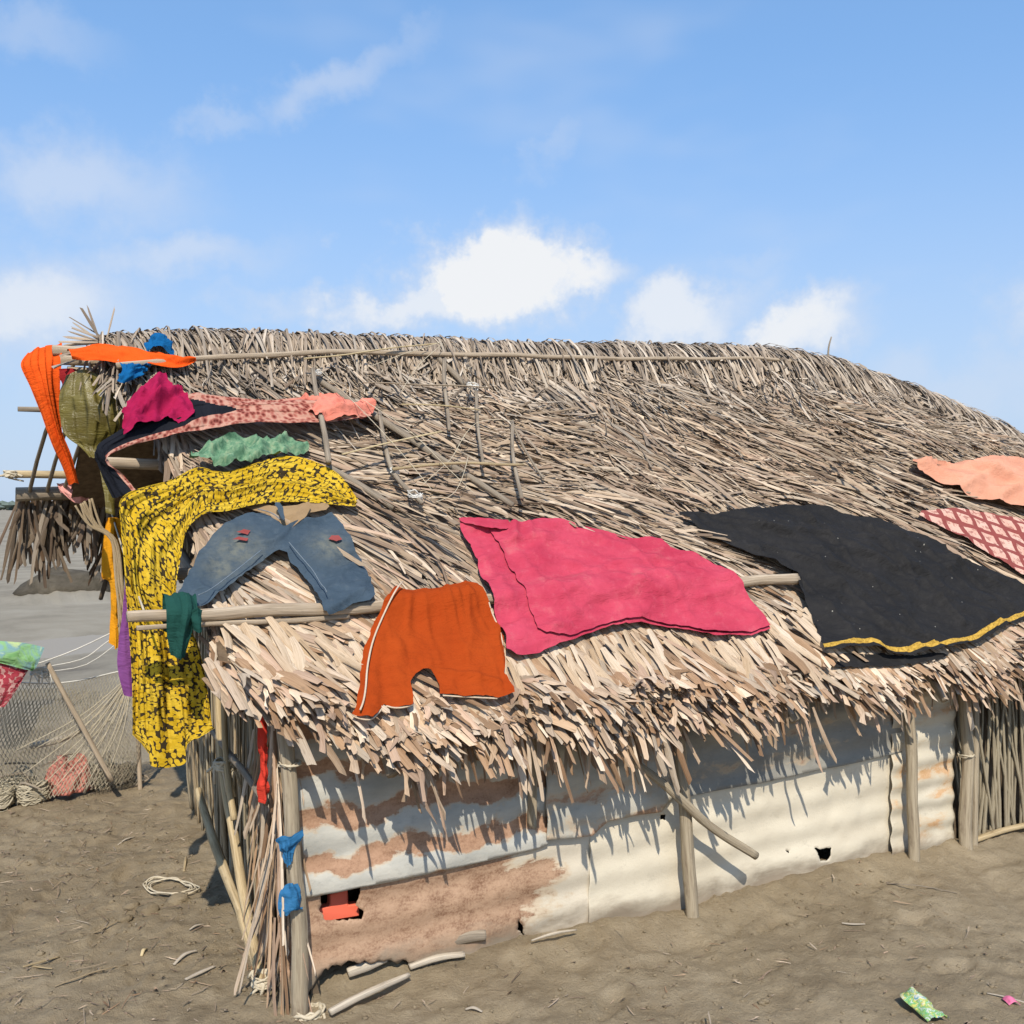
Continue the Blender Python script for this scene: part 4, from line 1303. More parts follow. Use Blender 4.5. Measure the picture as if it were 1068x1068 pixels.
def line_on_roof(pts, h):
    return [surf(a, b, h + (.045 * math.exp(-((b - .09) / .045) ** 2) if a < 2.28 else 0)) for a, b in pts]


# jeans
jeans = empty('jeans', (0, .25, float(roof(0, .25))))
tag(jeans, 'small faded blue denim jeans with torn knees spread on the thatch', 'jeans')


def to_parent(o, p):
    o.parent = p
    o.matrix_parent_inverse = Matrix.Translation(-p.location)
    return o


J = to_parent(roof_cloth('denim_legs', O_JEANS, M_DENIM, None, None, .05, .014, .5, 6, 13, .009, seed=3, puff=.008, thick=.006,
                         fade=[(-.13, .31, .09, .06), (.20, .30, .07, .05), (-.2, .25, .06, .05)], smooth=1), jeans)
to_parent(roof_cloth('waistband', [(-.045, .470), (.03, .455), (.052, .40), (.06, .372), (.10, .398), (.16, .432), (.185, .45), (.262, .462), (.255, .492), (.18, .488), (.06, .478), (-.02, .50)], M_BELT, None, None, .042, .008, .2, 8, 14, .009, seed=8, smooth=1), jeans)
to_parent(roof_cloth('fly_flap', [(.058, .368), (.075, .365), (.165, .425), (.175, .46), (.155, .462), (.10, .42)], M_BELT, None, None, .078, .004, .2, 8, 14, .008, seed=9, smooth=1), jeans)
to_parent(roof_cloth('fly_flap', [(.040, .47), (.062, .465), (.066, .41), (.056, .385), (.045, .42)], M_DENIM, None, None, .078, .004, .2, 8, 14, .008, seed=10, smooth=1), jeans)
for pl in ([(-.125, .355), (-.10, .368), (-.075, .36), (-.09, .345)], [(-.145, .325), (-.12, .335), (-.09, .332), (-.10, .322)],
           [(.195, .318), (.215, .335), (.245, .332), (.25, .315), (.225, .308)]):
    to_parent(roof_cloth('knee_patch', pl, M_REDPATCH, None, None, .078, .002, .2, 8, 14, .005, seed=11, smooth=0, thick=.003), jeans)
for ln in ([(.105, .09), (.112, .18), (.075, .25), (.045, .31)], [(-.31, .118), (-.24, .165), (-.16, .215), (-.05, .285)], [(-.03, .438), (.02, .422), (.045, .39)]):
    sv = MB().tube(line_on_roof(resample(ln, .012, False, 2), .070), .0018, 5).build('seam', M_SEAM); to_parent(sv, jeans)

# orange shorts
shorts = empty('orange_shorts', (.45, 0, float(roof(.45, 0))))
tag(shorts, 'orange shorts with cream piping spread over the thatched eave', 'shorts')
to_parent(roof_cloth('shorts_body', O_SHORTS, M_ORANGE_SHORTS, None, None, .055, .011, 1.35, 5, 15, .009, seed=13, puff=.004, thick=.003, smooth=0,
                     folds=[((.47, .1), (.45, -.12), .012, .006), ((.60, .10), (.60, 0), .01, .008), ((.53, .10), (.53, .02), .01, .007), ((.66, .1), (.68, -.02), .01, .007), ((.43, .1), (.38, 0), .012, .007), ((.44, -.14), (.64, -.20), .012, .010)]), shorts)
pl = resample(O_SHORTS[31:] + O_SHORTS[:1], .012, False, 2)
pl = [(a + .018, b - .004) for a, b in pl]
to_parent(MB().tube(line_on_roof(pl, .068), .0034, 6).build('piping', M_WHITEPIPE), shorts)
for a, b in ((14, 18), (24, 32), (7, 12)):
    pl = resample(O_SHORTS[a:b], .012, False, 2)
    to_parent(MB().tube(line_on_roof([(p[0] + (-.004 if a == 7 else 0), p[1] + .0) for p in pl], .036), .0030, 6).build('piping', M_WHITEPIPE), shorts)

pk = empty('pink_dress', (1.3, .15, float(roof(1.3, .15))))
tag(pk, 'faded pink cotton garment spread flat between orange shorts and black cloth', 'garment')
to_parent(roof_cloth('back_layer', O_PINK, M_PINK, None, None, .045, .013, .15, 3.6, 11, .0125, seed=21, puff=.003, smooth=0,
                     folds=[((.78, .38), (.95, .36), .02, .02), ((.80, .3), (.83, .0), .02, .008)]), pk)
FRONT_ = [(.885, .368), (.95, .358), (1.0, .376), (1.066, .372), (1.10, .385), (1.144, .390), (1.269, .364), (1.392, .331), (1.475, .308), (1.538, .292), (1.664, .290), (1.688, .240), (1.787, .216), (1.881, .138), (1.923, .062), (1.955, -.015), (1.962, -.084), (1.848, -.102), (1.725, -.099), (1.634, -.09), (1.561, -.060), (1.457, -.042), (1.355, -.023), (1.237, -.029), (1.116, -.048), (1.0, -.068), (.90, -.062), (.872, -.04), (.885, .05), (.893, .15), (.887, .25)]
to_parent(roof_cloth('front_layer', FRONT_, M_PINK, None, None, .058, .014, .15, 3.6, 11, .0125, seed=21, puff=.002, smooth=0,
                     folds=[((1.0, .37), (.96, .30), .018, .022), ((1.07, .37), (1.04, .31), .014, .014), ((.90, -.045), (1.02, -.035), .008, .014), ((1.1, .3), (1.9, -.05), .03, .01),
                            ((1.15, .2), (1.5, .05), .018, .010), ((1.3, .33), (1.75, .12), .02, .010), ((.95, .25), (1.05, .0), .02, .010), ((1.5, .25), (1.6, -.03), .016, .008), ((1.0, .1), (1.35, .0), .014, .008)]), pk)
to_parent(roof_cloth('sleeve_fold', [(.765, .398), (.85, .396), (.95, .385), (1.0, .36), (.93, .335), (.86, .345), (.80, .365), (.77, .37)], M_PINK, None, None, .075, .010, .1, 6, 12, .010, seed=24, puff=.006, smooth=1), pk)
bk_ = empty('black_cloth', (2.9, .1, float(roof(2.9, .1))))
tag(bk_, 'large black cloth with gold border spread on the thatched roof', 'cloth')
to_parent(roof_cloth('cloth_sheet', O_BLACK, M_BLACK, None, None, .055, .021, -.45, 4.2, 12, .013, seed=33, puff=.004, hem=HEM_BLACK, smooth=0,
                     folds=[((2.95, .3), (3.05, -.15), .014, .022), ((3.2, .2), (3.3, .02), .012, .016), ((2.0, .36), (2.5, .2), .02, .014), ((2.3, .1), (2.35, -.12), .016, .014), ((2.55, .3), (2.9, .1), .02, .012), ((3.35, .15), (3.5, -.1), .012, .02), ((2.6, .36), (2.75, -.2), .012, .014), ((2.1, .33), (2.9, .24), .014, .016), ((2.42, .2), (2.6, -.18), .012, .014), ((3.0, .28), (3.6, .0), .014, .016)]), bk_)
to_parent(roof_cloth('under_fold', [(2.15, -.19), (2.45, -.205), (2.62, -.23), (2.85, -.225), (2.9, -.245), (2.62, -.262), (2.46, -.258), (2.3, -.245), (2.165, -.243)], M_BLACK, None, None, .03, .006, 0, 6, 8, .012, seed=35, smooth=1), bk_)
roof_cloth('peach_blanket', O_PEACH, M_PEACH, 'thick peach coloured blanket lying high on the thatch, rightmost of the laundry', 'blanket', .07, .03, .25, 2.2, 7, .016, seed=41, puff=.02, smooth=1, thick=.008,
           folds=[((4.1, .66), (4.5, .55), .035, .05), ((3.7, .62), (4.5, .45), .05, .02)])
roof_cloth('checked_cloth', O_CHECK, M_CHECK, 'red and pale checked cloth lying between the black cloth and peach blanket', 'cloth', .05, .012, .2, 3, 9, .013, seed=51, smooth=1)
roof_cloth('green_net_cloth', O_GREEN, M_GREENNET, 'crumpled pale green netting lying above the yellow floral cloth', 'netting', .065, .036, .3, 13, 18, .009, seed=61, puff=.006, smooth=1)
roof_cloth('crimson_garment', O_CRIMSON, M_CRIMSON, 'bunched crimson garment lying on the black shawl', 'garment', .13, .034, .9, 7, 15, .008, seed=71, puff=.008, smooth=0, thick=.004,
           folds=[((-.42, .78), (-.36, .93), .02, .025), ((-.30, .98), (-.33, .8), .018, .02), ((-.25, .9), (-.2, .82), .02, .02)])
roof_cloth('salmon_scarf', O_SALMON, M_SALMON, 'crumpled salmon pink scarf lying on the thatch under the stick rack', 'scarf', .105, .036, .2, 8, 16, .009, seed=81, puff=.006, smooth=1)

# yellow floral cloth: lies on the roof, then falls over the verge
rows = []
for (a, b) in zip(YEL_U, YEL_L):
    pa, pb = surf(a[0], a[1], .06), surf(b[0], b[1], .05)
    rows.append([pa, pa.lerp(pb, .5) + RN * .02, pb])
HU = [(-0.312, 0.52, 1.757), (-0.482, 0.42, 1.7), (-0.503, 0.36, 1.605), (-0.497, 0.32, 1.428), (-0.488, 0.3, 1.269), (-0.483, 0.27, 1.112), (-0.483, 0.25, 0.931), (-0.431, 0.24, 0.803)]
HL = [(-0.282, 0.38, 1.569), (-0.312, 0.34, 1.471), (-0.332, 0.3, 1.391), (-0.336, 0.28, 1.295), (-0.28, 0.26, 1.212), (-0.252, 0.24, 1.098), (-0.231, 0.22, 0.92), (-0.305, 0.22, 0.798)]
for k, (a, b) in enumerate(zip(HU, HL)):
    a, b = Vector(a), Vector(b)
    bow = Vector((-.02, -.03, 0)) * (1 if k > 1 else .4)
    rows.append([a, a.lerp(b, .3) + bow * (1 if k % 2 else .2), a.lerp(b, .65) - bow * .6, b])
rows = [[l[0], Vector(l[0]).lerp(Vector(l[-1]), .33) * .5 + Vector(l[1]) * .5, Vector(l[0]).lerp(Vector(l[-1]), .66) * .5 + Vector(l[-2]) * .5, l[-1]] for l in rows]
rows[-1] = [Vector(p) for p in ((-.486, .25, .905), (-.44, .23, .845), (-.425, .22, .80), (-.36, .23, .785), (-.315, .23, .80), (-.312, .225, .86), (-.27, .215, .88), (-.226, .21, .905))]
row_cloth('yellow_floral_cloth', rows, M_YELLOW, 'yellow and black floral cloth hanging down over the hut gable', 'cloth', 60, 120, .024, 4.2, 3.0, 3)

# black shawl with patterned border
rows = []
for (a, b) in zip(BLK_U, BLK_L):
    pa, pb = surf(a[0], a[1], .09), surf(b[0], b[1], .09)
    rows.append([pa, pa.lerp(pb, .35) + RN * .02, pa.lerp(pb, .7) + RN * .012, pb])
rows.append([Vector((-.540, .66, 1.80)), Vector((-.52, .64, 1.79)), Vector((-.50, .62, 1.785)), Vector((-.464, .60, 1.775))])
rows.append([Vector((-.500, .60, 1.69)), Vector((-.48, .59, 1.695)), Vector((-.45, .58, 1.705)), Vector((-.427, .56, 1.719))])


def shawl_hem(U, V_):
    a = np.where(U > .80, 1.0, 0.0)
    a = np.maximum(a, np.where((U < .22) & (V_ < .5), 1.0, 0))
    return np.maximum(a, np.where(V_ < .30 + .5 * np.abs(U - .5), 1.0, 0))


row_cloth('black_shawl', rows, M_SHAWL, 'black shawl with reddish patterned border sagging over the roof edge', 'shawl', 40, 90, .016, 4, 9, 5, hemf=shawl_hem)

# bright orange long cloth: along the ridge, and a band hanging to the back beam
OTU = [(-.11, 1.125), (-.20, 1.16), (-.293, 1.191), (-.383, 1.232), (-.458, 1.24), (-.534, 1.231), (-.60, 1.21)]
OTL = [(-.12, 1.108), (-.194, 1.091), (-.268, 1.109), (-.339, 1.131), (-.424, 1.139), (-.506, 1.150), (-.585, 1.165)]
rows = []
for a, b in zip(OTU, OTL):
    pa, pb = surf(a[0], a[1], .075), surf(b[0], b[1], .08)
    rows.append([pa, pa.lerp(pb, .5) + RN * .02, pb])
scarf = empty('orange_long_cloth', (-.5, 1.2, 2.3))
tag(scarf, 'long bright orange cloth draped along the ridge and hanging at the gable', 'cloth')
to_parent(row_cloth('ridge_drape', rows, M_SCARF, None, None, 24, 60, .016, 4, 5, 7), scarf)
OU = [(-0.762, 1.28, 2.237), (-0.73, 1.29, 2.146), (-0.693, 1.31, 2.041), (-0.646, 1.34, 1.914), (-0.606, 1.37, 1.825), (-0.576, 1.4, 1.744)]
OR_ = [(-0.608, 1.28, 2.277), (-0.617, 1.29, 2.162), (-0.611, 1.31, 2.064), (-0.594, 1.34, 1.966), (-0.559, 1.37, 1.867), (-0.528, 1.4, 1.755)]
rows = [[(-.735, 1.36, 2.30), (-.68, 1.36, 2.335), (-.60, 1.36, 2.345)]]
for k, (a, b) in enumerate(zip(OU, OR_)):
    a, b = Vector(a), Vector(b); mid = a.lerp(b, .5) + Vector((0, -.035 if k else 0, .01))
    rows.append([a, mid, b])
to_parent(row_cloth('hanging_band', rows, M_SCARF, None, None, 30, 60, .016, 5, 1.3, 9), scarf)

rows = [[surf(-.296, 1.166, .07), surf(-.25, 1.18, .11), surf(-.19, 1.16, .07)], [surf(-.29, 1.21, .08), surf(-.245, 1.215, .13), surf(-.20, 1.19, .08)], [surf(-.277, 1.238, .07), surf(-.25, 1.25, .09), surf(-.225, 1.245, .07)]]
blue = empty('blue_cloth', (-.3, 1.15, 2.3))
tag(blue, 'bunched bright blue cloth tucked under the orange ridge cloth', 'cloth')
to_parent(row_cloth('upper_bunch', rows, M_BLUE, None, None, 24, 20, .022, 5, 4, 11), blue)
rows = [[surf(-.433, 1.035, .08), surf(-.41, 1.09, .10), surf(-.415, 1.145, .07)], [surf(-.40, 1.03, .08), surf(-.38, 1.08, .12), surf(-.365, 1.14, .07)], [surf(-.33, 1.06, .08), surf(-.33, 1.09, .11), surf(-.31, 1.13, .07)], [surf(-.305, 1.09, .07), surf(-.30, 1.11, .09), surf(-.28, 1.14, .07)]]
to_parent(row_cloth('lower_bunch', rows, M_BLUE, None, None, 24, 24, .022, 5, 5, 13), blue)

# olive plastic sheet in the gable opening, with a strip hanging from it
ol = empty('olive_plastic_sheet', (-.5, 1.1, 2.0))
tag(ol, 'shiny olive plastic sheet hanging in the gable opening', 'plastic sheet')
rows = [[(-.60, 1.18, 2.19), (-.53, 1.16, 2.215), (-.42, 1.15, 2.16)], [(-.628, 1.17, 2.11), (-.52, 1.11, 2.115), (-.40, 1.13, 2.10)], [(-.626, 1.18, 2.03), (-.51, 1.10, 2.03), (-.402, 1.13, 2.02)],
        [(-.606, 1.18, 1.955), (-.51, 1.13, 1.95), (-.412, 1.14, 1.955)], [(-.552, 1.16, 1.90), (-.51, 1.15, 1.89), (-.46, 1.14, 1.91)], [(-.52, 1.10, 1.86), (-.50, 1.1, 1.855), (-.47, 1.1, 1.865)]]
to_parent(row_cloth('sheet', rows, M_OLIVE, None, None, 30, 40, .009, 2.2, 3, 15), ol)
rows = [[(-.515, 1.10, 1.89), (-.48, 1.10, 1.89)], [(-.49, 1.08, 1.82), (-.455, 1.08, 1.82)], [(-.472, 1.08, 1.729), (-.432, 1.08, 1.73)], [(-.461, 1.08, 1.633), (-.425, 1.08, 1.621)]]
to_parent(row_cloth('strip', [[a, Vector(a).lerp(Vector(b), .5) + Vector((0, -.012, 0)), b] for a, b in rows], M_OLIVE, None, None, 10, 30, .008, 3, 4, 17), ol)
rows = [[(-.62, 1.24, 2.22), (-.58, 1.22, 2.225), (-.53, 1.22, 2.215)], [(-.615, 1.24, 2.17), (-.58, 1.21, 2.17), (-.54, 1.22, 2.17)], [(-.61, 1.24, 2.11), (-.59, 1.22, 2.10), (-.57, 1.23, 2.10)]]
row_cloth('maroon_cloth', rows, M_MAROON, 'small maroon cloth hanging under the pole ends behind the orange band', 'cloth', 12, 16, .014, 3, 3, 19)

# pale pink rag over the back beam
rows = [[(-.50, 2.66, 1.73), (-.46, 2.67, 1.74), (-.40, 2.67, 1.74), (-.35, 2.66, 1.735)], [(-.52, 2.655, 1.785), (-.46, 2.66, 1.79), (-.40, 2.66, 1.785), (-.345, 2.655, 1.78)],
        [(-.50, 2.64, 1.74), (-.46, 2.62, 1.73), (-.40, 2.62, 1.725), (-.35, 2.64, 1.73)], [(-.455, 2.64, 1.685), (-.44, 2.62, 1.68), (-.40, 2.62, 1.675), (-.36, 2.64, 1.695)]]
row_cloth('pale_pink_rag', rows, M_ROSE, 'pale pink rag draped over the beam below the orange band', 'rag', 24, 24, .016, 5, 2, 23)
# marigold cloth and purple cloth hanging behind the yellow one
rows = [[(-.37, 1.8, 1.605), (-.335, 1.8, 1.61), (-.30, 1.8, 1.60)], [(-.39, 1.8, 1.50), (-.34, 1.78, 1.51), (-.295, 1.8, 1.50)], [(-.40, 1.8, 1.33), (-.35, 1.77, 1.35), (-.31, 1.8, 1.33)], [(-.366, 1.8, 1.29), (-.335, 1.77, 1.29), (-.302, 1.8, 1.29)], [(-.362, 1.8, 1.15), (-.335, 1.77, 1.14), (-.305, 1.8, 1.15)], [(-.36, 1.8, 1.021), (-.335, 1.77, .99), (-.31, 1.8, 1.0)]]
row_cloth('marigold_cloth', rows, M_MARI, 'narrow marigold yellow cloth hanging left of the yellow floral cloth', 'cloth', 20, 50, .014, 3, 5, 29)
pole('washing_line', [(-.47, .10, 1.33), (-.40, 1.0, 1.452), (-.27, 2.70, 1.735)], .004, M_TWINE, wob=0, sides=5, sub=6)
rows = [[(-.425, .8, 1.445), (-.415, .80, 1.455), (-.40, .8, 1.445)], [(-.44, .8, 1.252), (-.42, .79, 1.25), (-.39, .8, 1.25)], [(-.455, .8, 1.15), (-.425, .79, 1.15), (-.39, .8, 1.15)], [(-.459, .8, 1.05), (-.42, .79, 1.04), (-.39, .8, 1.04)], [(-.435, .8, .94), (-.41, .79, .935), (-.39, .8, .94)]]
row_cloth('purple_cloth', rows, M_PURPLE, 'narrow purple cloth hanging at the left edge of the yellow floral cloth', 'cloth', 12, 30, .01, 3, 4, 31)
# dark green cloth knotted on the pole end
gk = empty('dark_green_cloth', (-.36, .07, 1.34)); tag(gk, 'dark green cloth knotted over the left end of the eave pole', 'cloth')
rows = [[(-.412, .10, 1.26), (-.38, .11, 1.25), (-.345, .11, 1.26), (-.318, .10, 1.28)], [(-.415, .07, 1.375), (-.38, .075, 1.385), (-.345, .075, 1.385), (-.315, .07, 1.375)], [(-.413, .015, 1.33), (-.38, .0, 1.335), (-.345, .0, 1.335), (-.316, .015, 1.325)],
        [(-.41, .02, 1.26), (-.385, .0, 1.255), (-.36, .0, 1.25), (-.33, .02, 1.268)], [(-.402, .025, 1.19), (-.388, .01, 1.185), (-.37, .01, 1.175), (-.355, .025, 1.18)]]
to_parent(row_cloth('knot_drape', rows, M_GREENK, None, None, 24, 40, .014, 5, 2, 37), gk)
rows = [[(-.345, .0, 1.33), (-.32, -.005, 1.34), (-.305, .01, 1.33)], [(-.34, -.01, 1.27), (-.32, -.02, 1.26), (-.308, -.0, 1.27)]]
to_parent(row_cloth('loose_end', rows, M_GREENK, None, None, 10, 14, .008, 3, 2, 39), gk)
# red rag in the corner reeds
rows = [[(-.16, -.02, 1.04), (-.13, -.04, 1.05), (-.10, -.02, 1.04)], [(-.148, -.03, .96), (-.125, -.05, .95), (-.105, -.03, .95)], [(-.14, -.02, .87), (-.125, -.045, .87), (-.108, -.03, .86)], [(-.138, -.02, .78), (-.12, -.05, .78), (-.104, -.03, .78)], [(-.135, -.02, .705), (-.12, -.04, .70), (-.11, -.03, .715)]]
row_cloth('red_rag', rows, M_RED, 'torn red rag hanging in the straw beside the corner post', 'rag', 14, 40, .018, 3, 6, 43)

# blue plastic ties on the corner post
for k, (zc_, pts) in enumerate(((.59, [[(-.10, -.10, .60), (-.08, -.115, .61), (-.055, -.115, .605), (-.012, -.105, .618)], [(-.092, -.10, .57), (-.075, -.118, .575), (-.055, -.118, .58), (-.012, -.105, .592)], [(-.085, -.10, .545), (-.072, -.117, .55), (-.06, -.115, .555), (-.045, -.10, .56)], [(-.075, -.10, .515), (-.068, -.112, .51), (-.06, -.11, .51), (-.052, -.10, .52)]]),
                                (.42, [[(-.075, -.095, .452), (-.06, -.112, .455), (-.045, -.112, .452), (-.03, -.10, .445)], [(-.092, -.10, .425), (-.06, -.125, .42), (-.035, -.12, .415), (-.018, -.105, .41)], [(-.095, -.10, .385), (-.06, -.128, .38), (-.035, -.12, .375), (-.012, -.105, .365)], [(-.085, -.10, .345), (-.07, -.115, .355), (-.04, -.115, .36), (-.018, -.105, .362)]]))):
    o = row_cloth('blue_plastic_tie', pts, M_BLUEPL, None, None, 18, 18, .012, 5, 3, 47 + k)
    tag(o, ['crumpled blue plastic strip tied to the corner post, upper of two', 'crumpled blue plastic strip tied to the corner post, lower of two'][k], 'plastic strip', 'blue plastic ties on the corner post')

# coral plastic seen through the torn hole
cp = MB()
cp.add([(.07, .05, .24), (.235, .05, .235), (.235, .05, .278), (.195, .052, .28), (.195, .056, .335), (.13, .056, .33), (.13, .052, .29), (.07, .05, .285)] + [(.07, .09, .24), (.235, .09, .235), (.235, .09, .278), (.195, .09, .28), (.195, .09, .335), (.13, .09, .33), (.13, .09, .29), (.07, .09, .285)],
       [tuple(range(8))] + [(i, i + 8, (i + 1) % 8 + 8, (i + 1) % 8) for i in range(8)] + [tuple(range(15, 7, -1))], [(0, 0)] * 16)
o = cp.build('coral_plastic_piece', M_CORALPL, None, smooth=False)
tag(o, 'coral red plastic piece showing through the torn hole in the rusty sheet', 'plastic piece')
bv = o.modifiers.new('b', 'BEVEL'); bv.width = .004

# ------------------------------------------------------------------ the collapsed stick rack on the roof
rack = empty('stick_rack', (.75, .8, float(roof(.75, .8))))
tag(rack, 'collapsed rack of tied sticks and split bamboo lying on the thatch', 'rack')


def rp(t_, n_, o=.08): return surf(t_, n_, o)


def stick(pts, rad, mat, o=.08, nm='stick', flat=1.0, wob=.008):
    to_parent(MB().tube([rp(a, b, o + (q[0] if q else 0)) for a, b, *q in pts], [v * .78 for v in rad], 7, wob * 1.4, 5, flat, seed=rng.uniform(0, 99)).build(nm, mat), rack)


stick([(.376, 1.08), (.60, .86), (.80, .66), (1.03, .44)], [.017, .020, .019, .016], M_GREYSTICK, .06)
stick([(.307, .621), (.41, .54), (.51, .453)], [.018, .019], M_GREYSTICK, .05)
stick([(1.036, 1.201), (1.07, 1.12), (1.103, 1.045)], [.016, .018], M_GREYSTICK, .06)
stick([(.363, 1.053), (.32, .83), (.284, .60)], [.013, .016], M_GREYSTICK, .11)
stick([(.592, .846), (.56, .70), (.545, .562), (.611, .43)], [.011, .013, .011], M_GREYSTICK, .10)
stick([(1.036, 1.155), (.95, .95), (.877, .756)], [.012, .010], M_GREYSTICK, .10)
stick([(1.113, .971), (1.03, .77), (.955, .584)], [.010, .009], M_GREYSTICK, .10)
stick([(1.21, .811), (1.12, .62), (1.056, .444)], [.010, .011], M_GREYSTICK, .10)
stick([(1.225, .80), (1.22, .68), (1.24, .55)], [.008, .006], M_GREYSTICK, .08)
stick([(.338, 1.099), (.70, 1.17), (1.036, 1.224)], [.010, .009], M_PALE, .12, 'slat', .45)
stick([(.567, .981), (.88, .985), (1.177, .978)], [.008, .009], M_POLE, .12, 'slat', .5)
stick([(.70, .868), (.9, .87), (1.066, .855)], [.009, .009], M_PALE, .12, 'slat', .45)
stick([(.339, .620), (.58, .68), (.821, .732)], [.011, .012], M_PALE, .125, 'slat', .4, wob=.003)
stick([(.531, .558), (.83, .58), (1.136, .583)], [.008, .008], M_BAMBOO, .12)
for pts in ([(.37, 1.05), (.50, .80), (.60, .60), (.66, .46)], [(.40, .98), (.62, .78), (.75, .55), (.85, .45)], [(.60, 1.08), (.9, 1.18), (1.04, 1.215)], [(.62, .47), (.80, .60), (1.0, .77), (1.2, .80)],
            [(.72, .93), (.88, 1.1), (1.04, 1.21)], [(1.1, .98), (1.08, 1.06), (1.13, 1.08)], [(.66, .42), (.75, .45), (.88, .60)]):
    to_parent(MB().tube([rp(a, b, .10 + rng.uniform(0, .04)) for a, b in pts], .0015, 5, .012, 6, seed=rng.uniform(0, 50)).build('cord', M_TWINE), rack)
for c_, r_, sd_ in (((.59, .46), .03, 21), ((1.11, 1.0), .028, 22), ((.38, 1.05), .022, 23), ((.55, .57), .018, 24)):
    q = rp(*c_, .10)
    to_parent(twist('knot', tuple(q), r_, 6, M_STRING, None, 0, (1, .6, 1), .0026, sd_), rack)

# thin twig sticking up from the ridge
o = MB().tube([(3.728, 1.3, 2.55), (3.735, 1.3, 2.64), (3.757, 1.3, 2.705)], [.007, .004], 6, .003, 4).build('ridge_twig', M_GREYSTICK)
tag(o, 'short dark twig standing up from the right end of the ridge', 'twig')

# palm leaf stalks hanging at the gable
stk = empty('palm_stalk_bunch', (-.42, 1.3, 1.4)); tag(stk, 'bunch of dry curved palm stalks hanging beside the marigold cloth', 'palm stalks')
for k in range(8):
    dx = rng.normal(0, .010, 5)
    to_parent(MB().tube([(-.555 + dx[0] + .01 * k, 1.3, 1.665 + .004 * k), (-.495 + dx[1] + .004 * k, 1.3, 1.58), (-.405 + dx[2] * .6, 1.30, 1.518), (-.386 + dx[3], 1.28, 1.326), (-.372 + dx[4], 1.28, 1.19 - .02 * k)],
                        [.005, .007, .005], 6, .006, 5, seed=k).build('stalk', M_REED), stk)

# ------------------------------------------------------------------ fishing net and the things beside it
net = empty('fishing_net', (-.45, 2.9, 0)); tag(net, 'pale knotted fishing net stretched between sticks behind the hut', 'fishing net')
TL, TRt, BLf, BRt = Vector((-.95, 2.86, .74)), Vector((-.09, 2.92, .72)), Vector((-1.05, 2.92, .02)), Vector((-.09, 3.0, .10))


def netp(u, v):
    p = TL.lerp(TRt, u).lerp(BLf.lerp(BRt, u), v)
    gather = math.exp(-((u - .93) / .12) ** 2) * .0
    p = p + Vector((.02 * math.sin(7 * v + 3 * u), .07 * math.sin(3 * u + 2 * v) + .03 * math.sin(9 * u + 4 * v), -.06 * math.sin(math.pi * u) * (1 - .5 * v) + .02 * math.sin(11 * u) * v))
    pull = math.exp(-((u - .62) ** 2) / .02) * v * (1 - v) * .25
    return p + Vector((.3 * pull, 0, .0))


def mb_copy(m_):
    v_ = np.array([tuple(p) for p in m_.v])
    v_ = v_ + np.stack([.03 * np.sin(v_[:, 2] * 9), .12 + .05 * np.sin(v_[:, 0] * 8), -.10 - .05 * np.cos(v_[:, 0] * 6)], 1)
    v_[:, 2] = np.maximum(v_[:, 2], .03)
    return make_mesh('mesh', v_, m_.f, m_.uv)


mb = MB(); NU = 44; NV = 32
for i in range(NU + 1):
    mb.tube([netp(min(1, max(0, (i + (.5 if j % 2 else 0)) / NU)), j / NV) for j in range(NV + 1)], .0019, 3, cap=False)
    mb.tube([netp(min(1, max(0, (i - (.5 if j % 2 else 0)) / NU)), j / NV) for j in range(NV + 1)], .0019, 3, cap=False)
to_parent(mb.build('mesh', M_NET), net)
m2_ = to_parent(obj('mesh', mb_copy(mb), M_NET), net)
mb = MB()
for k in range(16):      # gathered folds fanning from the upper right corner
    e = netp(.35 + .55 * k / 16, .55 + .4 * (k % 3) / 2)
    mb.tube([(-.10, 2.9, .70), Vector((-.10, 2.9, .70)).lerp(e, .5) + Vector((.015, -.02, -.03)), e], .0022, 4, .004, 4, seed=k)
to_parent(mb.build('gathered_folds', M_ROSE if False else M_TWINE), net)
for pts, r_ in (([netp(k / 8, 0) for k in range(9)], .004), ([(-.62, 2.86, .79), (-.40, 2.88, .86), (-.11, 2.9, .988)], .0035), ([(-.62, 2.86, .77), (-.38, 2.88, .80), (-.25, 2.9, .88), (-.12, 2.9, .97)], .003), ([(-.60, 2.86, .75), (-.35, 2.88, .77), (-.12, 2.9, .93)], .0025), ([(-.12, 2.9, .98), (-.14, 2.9, .85), (-.10, 2.9, .70)], .003)):
    to_parent(MB().tube(pts, r_, 5, 0, 4).build('cord', M_STRING), net)
to_parent(twist('knot', (-.585, 2.86, .75), .05, 12, M_STRING, None, .1, (1, .6, 1.2), .003, 31), net)
for pts, r_, nm in (([(-.555, 2.82, .80), (-.40, 2.80, .48), (-.225, 2.78, .12)], .014, 'prop'), ([(-.05, 2.95, -.05), (-.08, 2.92, .6), (-.11, 2.9, 1.0)], .013, 'prop'), ([(-.98, 2.86, -.05), (-.95, 2.86, .8)], .014, 'prop')):
    to_parent(MB().tube(pts, r_, 8, .006, 6, seed=r_ * 99).build(nm, M_POLE), net)

